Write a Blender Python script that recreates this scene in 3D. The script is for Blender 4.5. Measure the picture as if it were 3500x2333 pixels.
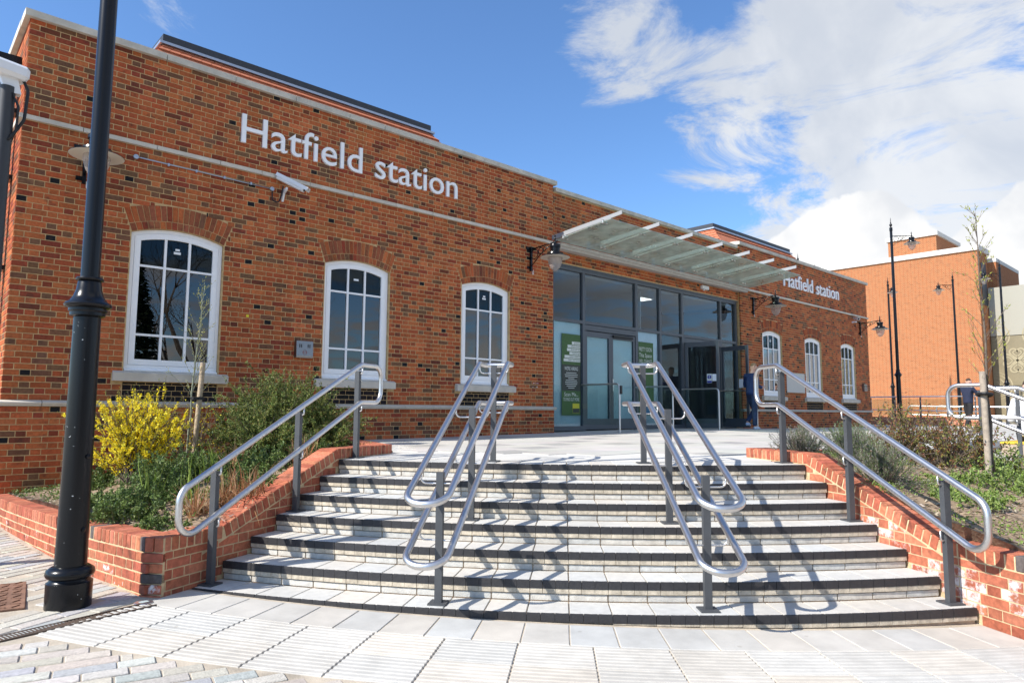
import bpy, bmesh, math, random
from mathutils import Vector, Matrix, noise
R = math.radians
sin, cos, pi = math.sin, math.cos, math.pi
random.seed(11)
for o in list(bpy.data.objects):
    bpy.data.objects.remove(o)
scene = bpy.context.scene
COL = scene.collection

# ------------------------------------------------------------------ camera
# world: facade plane y=0, x along the facade, z=0 at the door threshold
cd = bpy.data.cameras.new('camera')
cam = bpy.data.objects.new('camera', cd)
COL.objects.link(cam)
scene.camera = cam
YAW, PIT, ROL = R(42.4184), R(5.7177), R(0.3622)
F_ = Vector((sin(YAW)*cos(PIT), cos(YAW)*cos(PIT), sin(PIT)))
R_ = Vector((cos(YAW), -sin(YAW), 0))
U_ = R_.cross(F_)
R2 = R_*cos(ROL) + U_*sin(ROL)
U2 = -R_*sin(ROL) + U_*cos(ROL)
CAM = Vector((-1.0909, -10.3589, 0.4313))
m = Matrix.Identity(4)
for i in range(3):
    m[i][0], m[i][1], m[i][2], m[i][3] = R2[i], U2[i], -F_[i], CAM[i]
cam.matrix_world = m
cd.sensor_width = 36
cd.lens = 24.2886
cd.clip_start = 0.05
cd.clip_end = 2000

# ------------------------------------------------------------------ light
SUN_AZ, SUN_EL = R(180-11.5), R(41)       # direction towards the sun
to_sun = Vector((cos(SUN_AZ)*cos(SUN_EL), sin(SUN_AZ)*cos(SUN_EL), sin(SUN_EL)))
sl = bpy.data.lights.new('sun', 'SUN')
sl.energy = 4.2
sl.angle = R(0.53)
sl.color = (1.0, 0.95, 0.87)
so = bpy.data.objects.new('sun', sl)
COL.objects.link(so)
so.rotation_euler = (-to_sun).to_track_quat('-Z', 'Y').to_euler()
so.location = (-30, 10, 40)

w = bpy.data.worlds.new('World')
scene.world = w
w.use_nodes = True
nt = w.node_tree
nt.nodes.clear()
N = nt.nodes.new
L = nt.links.new
out = N('ShaderNodeOutputWorld')
bg = N('ShaderNodeBackground')
sky = N('ShaderNodeTexSky')
sky.sky_type = 'NISHITA'
sky.sun_disc = False
sky.sun_elevation = SUN_EL
sky.sun_rotation = R(90) - SUN_AZ
sky.air_density = 1.0
sky.dust_density = 0.5
sky.ozone_density = 3.0
SKY_STR = 0.122
tc = N('ShaderNodeTexCoord')
def vmath(op, a, b=None):
    n = N('ShaderNodeVectorMath'); n.operation = op
    for k, s in enumerate((a, b)):
        if s is None: continue
        if isinstance(s, (tuple, list, Vector)): n.inputs[k].default_value = tuple(s)
        else: L(s, n.inputs[k])
    return n
def fmath(op, a, b=None, c=None, clamp=False):
    n = N('ShaderNodeMath'); n.operation = op; n.use_clamp = clamp
    for k, s in enumerate((a, b, c)):
        if s is None: continue
        if isinstance(s, (int, float)): n.inputs[k].default_value = s
        else: L(s, n.inputs[k])
    return n.outputs[0]
def ramp(v, a, b):
    n = N('ShaderNodeMapRange'); n.interpolation_type = 'SMOOTHSTEP'
    L(v, n.inputs[0]); n.inputs[1].default_value = a; n.inputs[2].default_value = b
    return n.outputs[0]
dirn = vmath('NORMALIZE', tc.outputs['Generated']).outputs[0]
sep = N('ShaderNodeSeparateXYZ'); L(dirn, sep.inputs[0])
zz = fmath('MAXIMUM', fmath('ADD', sep.outputs[2], 0.10), 0.05)
cx = fmath('DIVIDE', sep.outputs[0], zz)
cy = fmath('DIVIDE', sep.outputs[1], zz)
cmb = N('ShaderNodeCombineXYZ'); L(cx, cmb.inputs[0]); L(cy, cmb.inputs[1])
def noise_n(vec, scale, detail, rough, dist=0.0, off=(0,0,0)):
    mp = vmath('ADD', vec, off).outputs[0]
    n = N('ShaderNodeTexNoise'); n.noise_dimensions = '3D'
    L(mp, n.inputs['Vector']); n.inputs['Scale'].default_value = scale
    n.inputs['Detail'].default_value = detail; n.inputs['Roughness'].default_value = rough
    n.inputs['Distortion'].default_value = dist
    return n.outputs[0]
def pixdir(u, v):         # direction seen at a place of the photograph (2352 px wide)
    k = 1.488
    return (F_ + R2*((u*k-1750)/2361.4) - U2*((v*k-1166.5)/2361.4)).normalized()
def bank(u, v, c0, c1):   # where a bank of cloud stands in the sky
    d = vmath('DOT_PRODUCT', dirn, pixdir(u, v)).outputs[1]
    return ramp(d, c0, c1)
n1 = noise_n(cmb.outputs[0], 2.1, 11, 0.66, 0.6, (3.1, 1.7, 0))
n2 = noise_n(dirn, 6.0, 7, 0.55, 0.2, (0.4, 2.2, 5.0))
hi = fmath('MAXIMUM', bank(2190, 150, cos(R(19)), cos(R(7))),
           fmath('MULTIPLY', bank(1740, 270, cos(R(10)), cos(R(3))), 0.62))
hi = fmath('MAXIMUM', hi, fmath('MULTIPLY', bank(1430, 90, cos(R(7)), cos(R(2))), 0.60))
gen = ramp(vmath('DOT_PRODUCT', dirn, (0.42, -0.88, 0.22)).outputs[1], 0.25, 0.60)   # unseen cloud cover behind the camera, thickened to brighten the shaded facade
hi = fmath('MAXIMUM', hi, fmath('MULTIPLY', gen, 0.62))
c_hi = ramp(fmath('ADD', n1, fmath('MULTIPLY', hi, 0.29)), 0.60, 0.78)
lo = fmath('MAXIMUM', bank(1950, 660, cos(R(9.0)), cos(R(4.5))), bank(2430, 640, cos(R(9)), cos(R(4))))
lo = fmath('MAXIMUM', lo, fmath('MULTIPLY', bank(1650, 620, cos(R(4.5)), cos(R(1.5))), 0.6))
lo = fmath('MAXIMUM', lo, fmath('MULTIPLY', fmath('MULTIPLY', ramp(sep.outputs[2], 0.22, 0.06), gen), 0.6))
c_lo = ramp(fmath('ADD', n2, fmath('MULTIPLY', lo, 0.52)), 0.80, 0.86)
shade = noise_n(dirn, 4.2, 6, 0.55, 0.3, (7.0, 0.3, 2.0))
ccol = N('ShaderNodeMixRGB')
L(ramp(shade, 0.38, 0.62), ccol.inputs[0])
ccol.inputs[1].default_value = (0.385, 0.41, 0.45, 1)
ccol.inputs[2].default_value = (0.51, 0.52, 0.53, 1)
lcol = N('ShaderNodeMixRGB')
L(ramp(noise_n(dirn, 9, 5, 0.5, 0, (1, 8, 3)), 0.35, 0.6), lcol.inputs[0])
lcol.inputs[1].default_value = (0.47,0.485,0.51, 1)
lcol.inputs[2].default_value = (0.60, 0.60, 0.60, 1)
scl = N('ShaderNodeMixRGB'); scl.blend_type = 'MULTIPLY'; scl.inputs[0].default_value = 1
L(sky.outputs[0], scl.inputs[1]); scl.inputs[2].default_value = (SKY_STR*0.68, SKY_STR*0.87, SKY_STR*1.06, 1)
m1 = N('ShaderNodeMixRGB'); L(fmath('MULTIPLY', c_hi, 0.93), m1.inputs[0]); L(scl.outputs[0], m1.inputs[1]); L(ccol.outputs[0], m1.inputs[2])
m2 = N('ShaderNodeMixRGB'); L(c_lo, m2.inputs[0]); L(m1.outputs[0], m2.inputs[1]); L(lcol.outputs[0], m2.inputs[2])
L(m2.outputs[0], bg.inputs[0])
bg.inputs[1].default_value = 1.0
L(bg.outputs[0], out.inputs[0])

vs = scene.view_settings
vs.view_transform = 'Standard'
vs.look = 'None'
vs.gamma = 1
vs.use_curve_mapping = False
vs.exposure = 0.80
scene.render.engine = 'CYCLES'

# ------------------------------------------------------------------ materials
MATS = {}
def mat(name, base, rough=0.7, metal=0.0, var=0.0, scale=8.0, bump=0.0, bscale=60.0, col2=None, spec=0.5, coat=0.0, vcol=None, worn=0.0):
    """principled material; var/scale: colour variation by noise; vcol: 'object' or 'attr' colour source"""
    if name in MATS: return MATS[name]
    mt = bpy.data.materials.new(name); mt.use_nodes = True
    t = mt.node_tree; b = t.nodes['Principled BSDF']
    b.inputs['Roughness'].default_value = rough
    b.inputs['Metallic'].default_value = metal
    b.inputs['Specular IOR Level'].default_value = spec
    b.inputs['Coat Weight'].default_value = coat
    src = None
    if vcol == 'object':
        src = t.nodes.new('ShaderNodeObjectInfo').outputs['Color']
    elif vcol == 'attr':
        a = t.nodes.new('ShaderNodeAttribute'); a.attribute_name = 'col'; src = a.outputs['Color']
    co = t.nodes.new('ShaderNodeNewGeometry').outputs['Position']
    if var > 0:
        n = t.nodes.new('ShaderNodeTexNoise'); n.inputs['Scale'].default_value = scale
        n.inputs['Detail'].default_value = 6; n.inputs['Roughness'].default_value = 0.6
        t.links.new(co, n.inputs['Vector'])
        mr = t.nodes.new('ShaderNodeMapRange'); mr.inputs[1].default_value = 0.3; mr.inputs[2].default_value = 0.7
        t.links.new(n.outputs[0], mr.inputs[0])
        if col2 is not None:
            mx = t.nodes.new('ShaderNodeMixRGB'); mx.inputs[2].default_value = (*col2, 1)
            mm = t.nodes.new('ShaderNodeMath'); mm.operation = 'MULTIPLY'; mm.inputs[1].default_value = var
            t.links.new(mr.outputs[0], mm.inputs[0]); t.links.new(mm.outputs[0], mx.inputs[0])
            if src: t.links.new(src, mx.inputs[1])
            else: mx.inputs[1].default_value = (*base, 1)
            src = mx.outputs[0]
        else:
            mr.inputs[3].default_value = 1-var; mr.inputs[4].default_value = 1+var
            mx = t.nodes.new('ShaderNodeMixRGB'); mx.blend_type = 'MULTIPLY'; mx.inputs[0].default_value = 1
            if src: t.links.new(src, mx.inputs[1])
            else: mx.inputs[1].default_value = (*base, 1)
            t.links.new(mr.outputs[0], mx.inputs[2])
            src = mx.outputs[0]
    if worn > 0:      # trodden-in gum spots and broad stains
        vo = t.nodes.new('ShaderNodeTexVoronoi'); vo.inputs['Scale'].default_value = 3.2; t.links.new(co, vo.inputs['Vector'])
        r1 = t.nodes.new('ShaderNodeMapRange'); r1.inputs[1].default_value = .055; r1.inputs[2].default_value = .040; r1.inputs[4].default_value = .45*worn
        t.links.new(vo.outputs['Distance'], r1.inputs[0])
        nb = t.nodes.new('ShaderNodeTexNoise'); nb.inputs['Scale'].default_value = 1.1; nb.inputs['Detail'].default_value = 8; nb.inputs['Roughness'].default_value = .7; t.links.new(co, nb.inputs['Vector'])
        r2 = t.nodes.new('ShaderNodeMapRange'); r2.inputs[1].default_value = .45; r2.inputs[2].default_value = .75; r2.inputs[4].default_value = .38*worn
        t.links.new(nb.outputs[0], r2.inputs[0])
        nf = t.nodes.new('ShaderNodeTexNoise'); nf.inputs['Scale'].default_value = 260; nf.inputs['Detail'].default_value = 2; t.links.new(co, nf.inputs['Vector'])
        r3 = t.nodes.new('ShaderNodeMapRange'); r3.inputs[1].default_value = .58; r3.inputs[2].default_value = .72; r3.inputs[4].default_value = .30*worn
        t.links.new(nf.outputs[0], r3.inputs[0])
        ad = t.nodes.new('ShaderNodeMath'); ad.operation = 'MAXIMUM'; t.links.new(r1.outputs[0], ad.inputs[0]); t.links.new(r2.outputs[0], ad.inputs[1])
        ae = t.nodes.new('ShaderNodeMath'); ae.operation = 'MAXIMUM'; t.links.new(ad.outputs[0], ae.inputs[0]); t.links.new(r3.outputs[0], ae.inputs[1])
        mw = t.nodes.new('ShaderNodeMixRGB'); t.links.new(ae.outputs[0], mw.inputs[0]); mw.inputs[2].default_value = (.20,.175,.14,1)
        if src: t.links.new(src, mw.inputs[1])
        else: mw.inputs[1].default_value = (*base, 1)
        src = mw.outputs[0]
    if src: t.links.new(src, b.inputs['Base Color'])
    else: b.inputs['Base Color'].default_value = (*base, 1)
    if bump > 0:
        n = t.nodes.new('ShaderNodeTexNoise'); n.inputs['Scale'].default_value = bscale; n.inputs['Detail'].default_value = 5
        t.links.new(co, n.inputs['Vector'])
        bp = t.nodes.new('ShaderNodeBump'); bp.inputs['Strength'].default_value = bump; bp.inputs['Distance'].default_value = 0.01
        t.links.new(n.outputs[0], bp.inputs['Height']); t.links.new(bp.outputs[0], b.inputs['Normal'])
    MATS[name] = mt
    return mt

def glass(name, tint=(1, 1, 1), ior=1.5, dirt=0.0, dirtcol=(0.6, 0.65, 0.62), refl=1.0, wavy=0.0):
    if name in MATS: return MATS[name]
    mt = bpy.data.materials.new(name); mt.use_nodes = True
    t = mt.node_tree; t.nodes.clear()
    o = t.nodes.new('ShaderNodeOutputMaterial')
    tr = t.nodes.new('ShaderNodeBsdfTransparent'); tr.inputs[0].default_value = (*tint, 1)
    gl = t.nodes.new('ShaderNodeBsdfGlossy'); gl.inputs['Roughness'].default_value = 0.0
    fr = t.nodes.new('ShaderNodeFresnel'); fr.inputs[0].default_value = ior
    if wavy > 0:
        n = t.nodes.new('ShaderNodeTexNoise'); n.inputs['Scale'].default_value = 2.2; n.inputs['Detail'].default_value = 1
        bp = t.nodes.new('ShaderNodeBump'); bp.inputs['Strength'].default_value = wavy; bp.inputs['Distance'].default_value = 0.02
        g = t.nodes.new('ShaderNodeNewGeometry'); t.links.new(g.outputs['Position'], n.inputs['Vector'])
        t.links.new(n.outputs[0], bp.inputs['Height']); t.links.new(bp.outputs[0], gl.inputs['Normal'])
    mu = t.nodes.new('ShaderNodeMath'); mu.operation = 'MULTIPLY'; mu.use_clamp = True
    t.links.new(fr.outputs[0], mu.inputs[0])
    gb = t.nodes.new('ShaderNodeNewGeometry'); iv = t.nodes.new('ShaderNodeMath'); iv.operation = 'MULTIPLY_ADD'   # mirror on the outer skin only
    t.links.new(gb.outputs['Backfacing'], iv.inputs[0]); iv.inputs[1].default_value = -refl; iv.inputs[2].default_value = refl
    t.links.new(iv.outputs[0], mu.inputs[1])
    mx = t.nodes.new('ShaderNodeMixShader')
    t.links.new(mu.outputs[0], mx.inputs[0]); t.links.new(tr.outputs[0], mx.inputs[1]); t.links.new(gl.outputs[0], mx.inputs[2])
    last = mx
    if dirt > 0:
        df = t.nodes.new('ShaderNodeBsdfDiffuse'); df.inputs[0].default_value = (*dirtcol, 1)
        n = t.nodes.new('ShaderNodeTexNoise'); n.inputs['Scale'].default_value = 3; n.inputs['Detail'].default_value = 6
        g = t.nodes.new('ShaderNodeNewGeometry'); t.links.new(g.outputs['Position'], n.inputs['Vector'])
        mr = t.nodes.new('ShaderNodeMapRange'); mr.inputs[1].default_value = 0.25; mr.inputs[2].default_value = 0.75
        mr.inputs[3].default_value = dirt*0.5; mr.inputs[4].default_value = dirt*1.5
        t.links.new(n.outputs[0], mr.inputs[0])
        m3 = t.nodes.new('ShaderNodeMixShader'); t.links.new(mr.outputs[0], m3.inputs[0])
        t.links.new(mx.outputs[0], m3.inputs[1]); t.links.new(df.outputs[0], m3.inputs[2]); last = m3
    t.links.new(last.outputs[0], o.inputs[0])
    MATS[name] = mt
    return mt

def brick_mat(name, vcol, salt=0.0):
    """fired clay: body colour per brick, sand-creased surface, kiln flashes, lime smears; salt: white bloom"""
    if name in MATS: return MATS[name]
    mt = bpy.data.materials.new(name); mt.use_nodes = True
    t = mt.node_tree; b = t.nodes['Principled BSDF']
    b.inputs['Roughness'].default_value = 0.88; b.inputs['Specular IOR Level'].default_value = 0.25
    if vcol == 'object': src = t.nodes.new('ShaderNodeObjectInfo').outputs['Color']
    else:
        a = t.nodes.new('ShaderNodeAttribute'); a.attribute_name = 'col'; src = a.outputs['Color']
    co = t.nodes.new('ShaderNodeNewGeometry').outputs['Position']
    def nz(s, d=5, r=0.6):
        n = t.nodes.new('ShaderNodeTexNoise'); n.inputs['Scale'].default_value = s; n.inputs['Detail'].default_value = d
        n.inputs['Roughness'].default_value = r; t.links.new(co, n.inputs['Vector']); return n.outputs[0]
    def mr(v, a, c, lo=0., hi=1.):
        n = t.nodes.new('ShaderNodeMapRange'); n.inputs[1].default_value = a; n.inputs[2].default_value = c
        n.inputs[3].default_value = lo; n.inputs[4].default_value = hi; t.links.new(v, n.inputs[0]); return n.outputs[0]
    m1 = t.nodes.new('ShaderNodeMixRGB'); m1.blend_type = 'MULTIPLY'; m1.inputs[0].default_value = 1
    t.links.new(src, m1.inputs[1]); t.links.new(mr(nz(30), .3, .7, .74, 1.24), m1.inputs[2])
    m2 = t.nodes.new('ShaderNodeMixRGB'); t.links.new(mr(nz(7, 3), .56, .70, 0, .55), m2.inputs[0])
    t.links.new(m1.outputs[0], m2.inputs[1]); m2.inputs[2].default_value = (.065, .033, .024, 1)
    m3 = t.nodes.new('ShaderNodeMixRGB'); t.links.new(mr(nz(16, 6, .7), .70, .80, 0, .55), m3.inputs[0])
    t.links.new(m2.outputs[0], m3.inputs[1]); m3.inputs[2].default_value = (.34, .22, .12, 1)
    # run-off: broad vertical streaks and damp patches in the wall
    mp = t.nodes.new('ShaderNodeMapping'); mp.inputs['Scale'].default_value = (2.2, 2.2, .35); t.links.new(co, mp.inputs[0])
    ns = t.nodes.new('ShaderNodeTexNoise'); ns.inputs['Scale'].default_value = 1.0; ns.inputs['Detail'].default_value = 5; ns.inputs['Roughness'].default_value = .65; t.links.new(mp.outputs[0], ns.inputs['Vector'])
    m3b = t.nodes.new('ShaderNodeMixRGB'); m3b.blend_type = 'MULTIPLY'; m3b.inputs[0].default_value = 1
    t.links.new(m3.outputs[0], m3b.inputs[1]); t.links.new(mr(ns.outputs[0], .3, .7, .78, 1.18), m3b.inputs[2])
    m3 = m3b
    last = m3
    if salt > 0:
        m4 = t.nodes.new('ShaderNodeMixRGB'); t.links.new(mr(nz(9, 8, .72), .56-.12*salt, .64-.06*salt, 0, .9), m4.inputs[0])
        t.links.new(m3.outputs[0], m4.inputs[1]); m4.inputs[2].default_value = (.72, .68, .66, 1); last = m4
    t.links.new(last.outputs[0], b.inputs['Base Color'])
    bp = t.nodes.new('ShaderNodeBump'); bp.inputs['Strength'].default_value = .55; bp.inputs['Distance'].default_value = .006
    t.links.new(nz(55, 6, .65), bp.inputs['Height']); t.links.new(bp.outputs[0], b.inputs['Normal'])
    MATS[name] = mt
    return mt

BRICK_O = brick_mat('brick_single', 'object')
BRICK_A = brick_mat('brick_mass', 'attr')
BRICK_S = brick_mat('brick_salted', 'object', 0.8)
BRICK_S2 = brick_mat('brick_salted_lightly', 'object', 0.1)
MORTAR = mat('mortar', (.53, .36, .175), .95, var=.25, scale=14, bump=.5, bscale=120)
STONE = mat('cast_stone', (.55, .50, .42), .8, var=.13, scale=5, bump=.15, bscale=90)
STONE_C = mat('coping_stone', (.50, .47, .40), .85, var=.2, scale=4, bump=.2, bscale=90)
WHITE = mat('white_paint', (.86, .86, .86), .35, var=.03, scale=3)
STEEL = mat('brushed_steel', (.66, .645, .63), .36, 1.0, var=.06, scale=25)
GREYP = mat('grey_painted_steel', (.06, .064, .07), .5, var=.12, scale=9, bump=.05)
FRAME = mat('grey_window_frame', (.075, .085, .10), .4)
BLACKP = mat('black_gloss_paint', (.006, .0065, .008), .24, spec=.3)
BLACKR = mat('black_rubber', (.012, .012, .013), .6)
WHITEP = mat('white_plastic', (.72, .73, .74), .35)
CREAM = mat('white_enamel', (.58, .55, .48), .45)
GALV = mat('galvanised', (.42, .46, .52), .4, .8)
SLATE = mat('dark_metal_roof', (.03, .034, .042), .5, var=.1)
RTILE = mat('red_roof_tile', (.44, .145, .07), .8, var=.2, scale=8, bump=.3)
SOIL = mat('soil', (.25, .18, .115), .95, var=.5, scale=12, bump=1.0, bscale=45)
GLASSW = glass('window_glass', (.55, .6, .62), 1.52, refl=2.8)
GLASSE = glass('entrance_glass', (.80, .86, .88), 1.52, refl=1.6)
GLASSC = glass('canopy_glass', (.72, .82, .78), 1.5, dirt=.42, dirtcol=(.60, .67, .63))
GLASSB = glass('balustrade_glass', (.86, .92, .90), 1.5)
GLOBE = glass('lantern_globe', (.85, .82, .80), 1.45, dirt=.35, dirtcol=(.6, .55, .52))
DARKIN = mat('dark_interior', (.03, .032, .036), .9)

# ------------------------------------------------------------------ mesh building
class MB:
    def __init__(s): s.v = []; s.f = []; s.c = []
    def add(s, vs, fs, col=None):
        b = len(s.v); s.v += [tuple(p) for p in vs]
        s.f += [tuple(i+b for i in q) for q in fs]
        if col is not None: s.c += [col]*len(vs)
        return s
    def box(s, x0, x1, y0, y1, z0, z1, col=None):
        return s.add([(x0,y0,z0),(x1,y0,z0),(x1,y1,z0),(x0,y1,z0),(x0,y0,z1),(x1,y0,z1),(x1,y1,z1),(x0,y1,z1)],
                     [(0,3,2,1),(4,5,6,7),(0,1,5,4),(1,2,6,5),(2,3,7,6),(3,0,4,7)], col)
    def obox(s, c, ax, ay, az, col=None):     # centre and half axes
        c, ax, ay, az = Vector(c), Vector(ax), Vector(ay), Vector(az)
        vs = [c+ax*i+ay*j+az*k for k in (-1,1) for j in (-1,1) for i in (-1,1)]
        return s.add(vs, [(0,2,3,1),(4,5,7,6),(0,1,5,4),(1,3,7,5),(3,2,6,7),(2,0,4,6)], col)
    def cbox(s, c, ax, ay, az, ch=.004, col=None):   # box with its six faces chamfered
        c = Vector(c); A = [Vector(ax), Vector(ay), Vector(az)]
        ln = [a.length for a in A]; vs = []; idx = {}
        for i in (-1,1):
            for j in (-1,1):
                for k in (-1,1):
                    sg = (i,j,k)
                    for q in range(3):
                        p = Vector(c)
                        for t in range(3):
                            e = 1.0 if t == q else max(0., 1-ch/ln[t])
                            p += A[t]*sg[t]*e
                        idx[(sg,q)] = len(vs); vs.append(p)
        fs = []
        for q in range(3):
            a, b = [t for t in range(3) if t != q]
            for sg in (-1,1):
                r = []
                for u, v in ((-1,-1),(1,-1),(1,1),(-1,1)):
                    g = [0,0,0]; g[q] = sg; g[a] = u; g[b] = v
                    r.append(idx[(tuple(g),q)])
                fs.append(tuple(r))
        for t in range(3):
            a, b = [x for x in range(3) if x != t]
            for u in (-1,1):
                for v in (-1,1):
                    g0=[0,0,0]; g1=[0,0,0]; g0[t]=-1; g1[t]=1; g0[a]=g1[a]=u; g0[b]=g1[b]=v
                    fs.append((idx[(tuple(g0),a)],idx[(tuple(g1),a)],idx[(tuple(g1),b)],idx[(tuple(g0),b)]))
        for i in (-1,1):
            for j in (-1,1):
                for k in (-1,1):
                    fs.append(tuple(idx[((i,j,k),q)] for q in range(3)))
        return s.add(vs, fs, col)
    def prism(s, pts, d, col=None):    # closed polygon (3d points) pushed along d
        n = len(pts); d = Vector(d)
        vs = [Vector(p) for p in pts] + [Vector(p)+d for p in pts]
        fs = [tuple(range(n-1,-1,-1)), tuple(range(n,2*n))] + [(i,(i+1)%n,(i+1)%n+n,i+n) for i in range(n)]
        return s.add(vs, fs, col)
    def ring(s, a, b, d, closed=True):  # band between two outlines of equal count, pushed along d
        n = len(a); d = Vector(d)
        vs = [Vector(p) for p in a]+[Vector(p) for p in b]+[Vector(p)+d for p in a]+[Vector(p)+d for p in b]
        fs = []
        for i in range(n if closed else n-1):
            j = (i+1) % n
            fs += [(i,j,n+j,n+i),(2*n+i,3*n+i,3*n+j,2*n+j),(i,2*n+i,2*n+j,j),(n+i,n+j,3*n+j,3*n+i)]
        return s.add(vs, fs)
    def tube(s, pts, r, n=10, cap=True, r1=None, closed=False):
        pts = [Vector(p) for p in pts]; m = len(pts)
        t0 = (pts[1]-pts[0]).normalized()
        up = Vector((0,0,1)) if abs(t0.z) < .9 else Vector((1,0,0))
        nx = t0.cross(up).normalized(); b0 = len(s.v); prev = t0
        for i, p in enumerate(pts):
            if closed: t = (pts[(i+1)%m]-pts[i-1]).normalized()
            else: t = (pts[min(i+1,m-1)]-pts[max(i-1,0)]).normalized()
            q = prev.rotation_difference(t); nx = q @ nx; prev = t
            ny = t.cross(nx)
            rr = r if r1 is None else r+(r1-r)*i/(m-1)
            for k in range(n):
                a = 2*pi*k/n
                s.v.append(tuple(p+nx*(rr*cos(a))+ny*(rr*sin(a))))
        for i in range(m if closed else m-1):
            i2 = (i+1) % m
            for k in range(n):
                k2 = (k+1) % n
                s.f.append((b0+i*n+k, b0+i*n+k2, b0+i2*n+k2, b0+i2*n+k))
        if cap and not closed:
            s.f.append(tuple(b0+k for k in range(n-1,-1,-1)))
            s.f.append(tuple(b0+(m-1)*n+k for k in range(n)))
        return s
    def lathe(s, prof, c=(0,0,0), n=20, axis=None):
        c = Vector(c); b0 = len(s.v)
        M_ = Matrix.Identity(3) if axis is None else Vector((0,0,1)).rotation_difference(Vector(axis)).to_matrix()
        for r, z in prof:
            for k in range(n):
                a = 2*pi*k/n
                s.v.append(tuple(c+M_ @ Vector((r*cos(a), r*sin(a), z))))
        for i in range(len(prof)-1):
            for k in range(n):
                k2 = (k+1) % n
                s.f.append((b0+i*n+k, b0+i*n+k2, b0+(i+1)*n+k2, b0+(i+1)*n+k))
        s.f.append(tuple(b0+k for k in range(n-1,-1,-1)))
        s.f.append(tuple(b0+(len(prof)-1)*n+k for k in range(n)))
        return s
    def mesh(s, name, smooth=False, off=None):
        me = bpy.data.meshes.new(name)
        vs = s.v if off is None else [(p[0]-off[0], p[1]-off[1], p[2]-off[2]) for p in s.v]
        me.from_pydata(vs, [], s.f)
        if s.c:
            a = me.color_attributes.new('col', 'FLOAT_COLOR', 'POINT')
            fl = [x for c in s.c for x in (c[0], c[1], c[2], 1.0)]
            a.data.foreach_set('color', fl)
        if smooth == 'auto':
            me.polygons.foreach_set('use_smooth', [True]*len(me.polygons))
            try: me.set_sharp_from_angle(angle=R(38))
            except Exception: pass
        elif smooth:
            me.polygons.foreach_set('use_smooth', [True]*len(me.polygons))
        me.update()
        return me
    def build(s, name, m_, parent=None, smooth=False, kind=None, label=None):
        off = root_loc(parent) if parent else None
        o = bpy.data.objects.new(name, s.mesh(name, smooth, off))
        COL.objects.link(o)
        if m_: o.data.materials.append(m_)
        if parent: o.parent = parent
        if kind: o['kind'] = kind
        if label: o['label'] = label
        return o
def root_loc(p):
    l = Vector((0,0,0))
    while p is not None:
        l = l + Vector(p.location); p = p.parent
    return l
def thing(name, label, cat, loc=(0,0,0), group=None):
    o = bpy.data.objects.new(name, None); COL.objects.link(o)
    o.location = loc; o.empty_display_size = .2
    o['label'] = label; o['category'] = cat
    if group: o['group'] = group
    return o
def tag(o, label, cat, group=None):
    o['label'] = label; o['category'] = cat
    if group: o['group'] = group
    return o
def group_part(name, parent):
    o = bpy.data.objects.new(name, None); COL.objects.link(o); o.parent = parent; return o
def copy_tree(o, parent=None):
    c = o.copy(); COL.objects.link(c); c.parent = parent
    for ch in list(o.children): copy_tree(ch, c)
    return c
def put(o, loc, rz=0.0, label=None, group=None):
    o.location = loc; o.rotation_euler = (0,0,rz)
    if label: o['label'] = label
    if group: o['group'] = group
    return o
def fillet(pts, rad, n=6, closed=False):
    pts = [Vector(p) for p in pts]; outp = []; m_ = len(pts)
    for i, p in enumerate(pts):
        if not closed and i in (0, m_-1): outp.append(p); continue
        a, b = pts[i-1], pts[(i+1) % m_]
        d0, d1 = (a-p), (b-p); l0, l1 = d0.length, d1.length
        d0.normalize(); d1.normalize()
        ang = d0.angle(d1)
        if ang > pi-.02: outp.append(p); continue
        r_ = rad[i] if isinstance(rad, (list, tuple)) else rad
        tl = min(r_/math.tan(ang/2), l0*.49, l1*.49); rr = tl*math.tan(ang/2)
        ctr = p+(d0+d1).normalized()*(rr/sin(ang/2))
        s0 = p+d0*tl-ctr; s1 = p+d1*tl-ctr
        th = s0.angle(s1); ax = s0.cross(s1)
        if ax.length < 1e-9: outp.append(p); continue
        ax.normalize()
        for k in range(n+1):
            outp.append(ctr+Matrix.Rotation(th*k/n, 3, ax) @ s0)
    return outp
_bm = {}
def brick_mesh(l, d, h, ch=.004):    # shared mesh for alike bricks, axis order: length, depth, height
    k = (round(l,3), round(d,3), round(h,3))
    if k not in _bm:
        b = MB(); b.cbox((0,0,0), (k[0]/2,0,0), (0,k[1]/2,0), (0,0,k[2]/2), ch)
        _bm[k] = b.mesh('brick')
    return _bm[k]
def place(name, me, m_, parent, loc, rot=(0,0,0), col=None):
    o = bpy.data.objects.new(name, me); COL.objects.link(o)
    if m_ and not me.materials: me.materials.append(m_)
    o.parent = parent
    o.location = Vector(loc)-root_loc(parent)
    o.rotation_euler = rot
    if m_ and me.materials and me.materials[0] != m_:
        o.material_slots[0].link = 'OBJECT'; o.material_slots[0].material = m_
    if col is not None: o.color = (*col, 1)
    return o
def jit(c, s=.12):
    k = 1+random.uniform(-s, s)
    return tuple(max(0.004, x*k*(1+random.uniform(-s, s)*.4)) for x in c)
def pick_brick():
    r = random.random()
    if r < .34: c = (.40, .108, .037)
    elif r < .58: c = (.37, .086, .031)
    elif r < .70: c = (.45, .132, .046)
    elif r < .80: c = (.25, .052, .026)
    elif r < .955: c = (.175, .083, .044)
    else: c = (.16, .045, .024)
    return jit(c, .14)
_tx = {}
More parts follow.
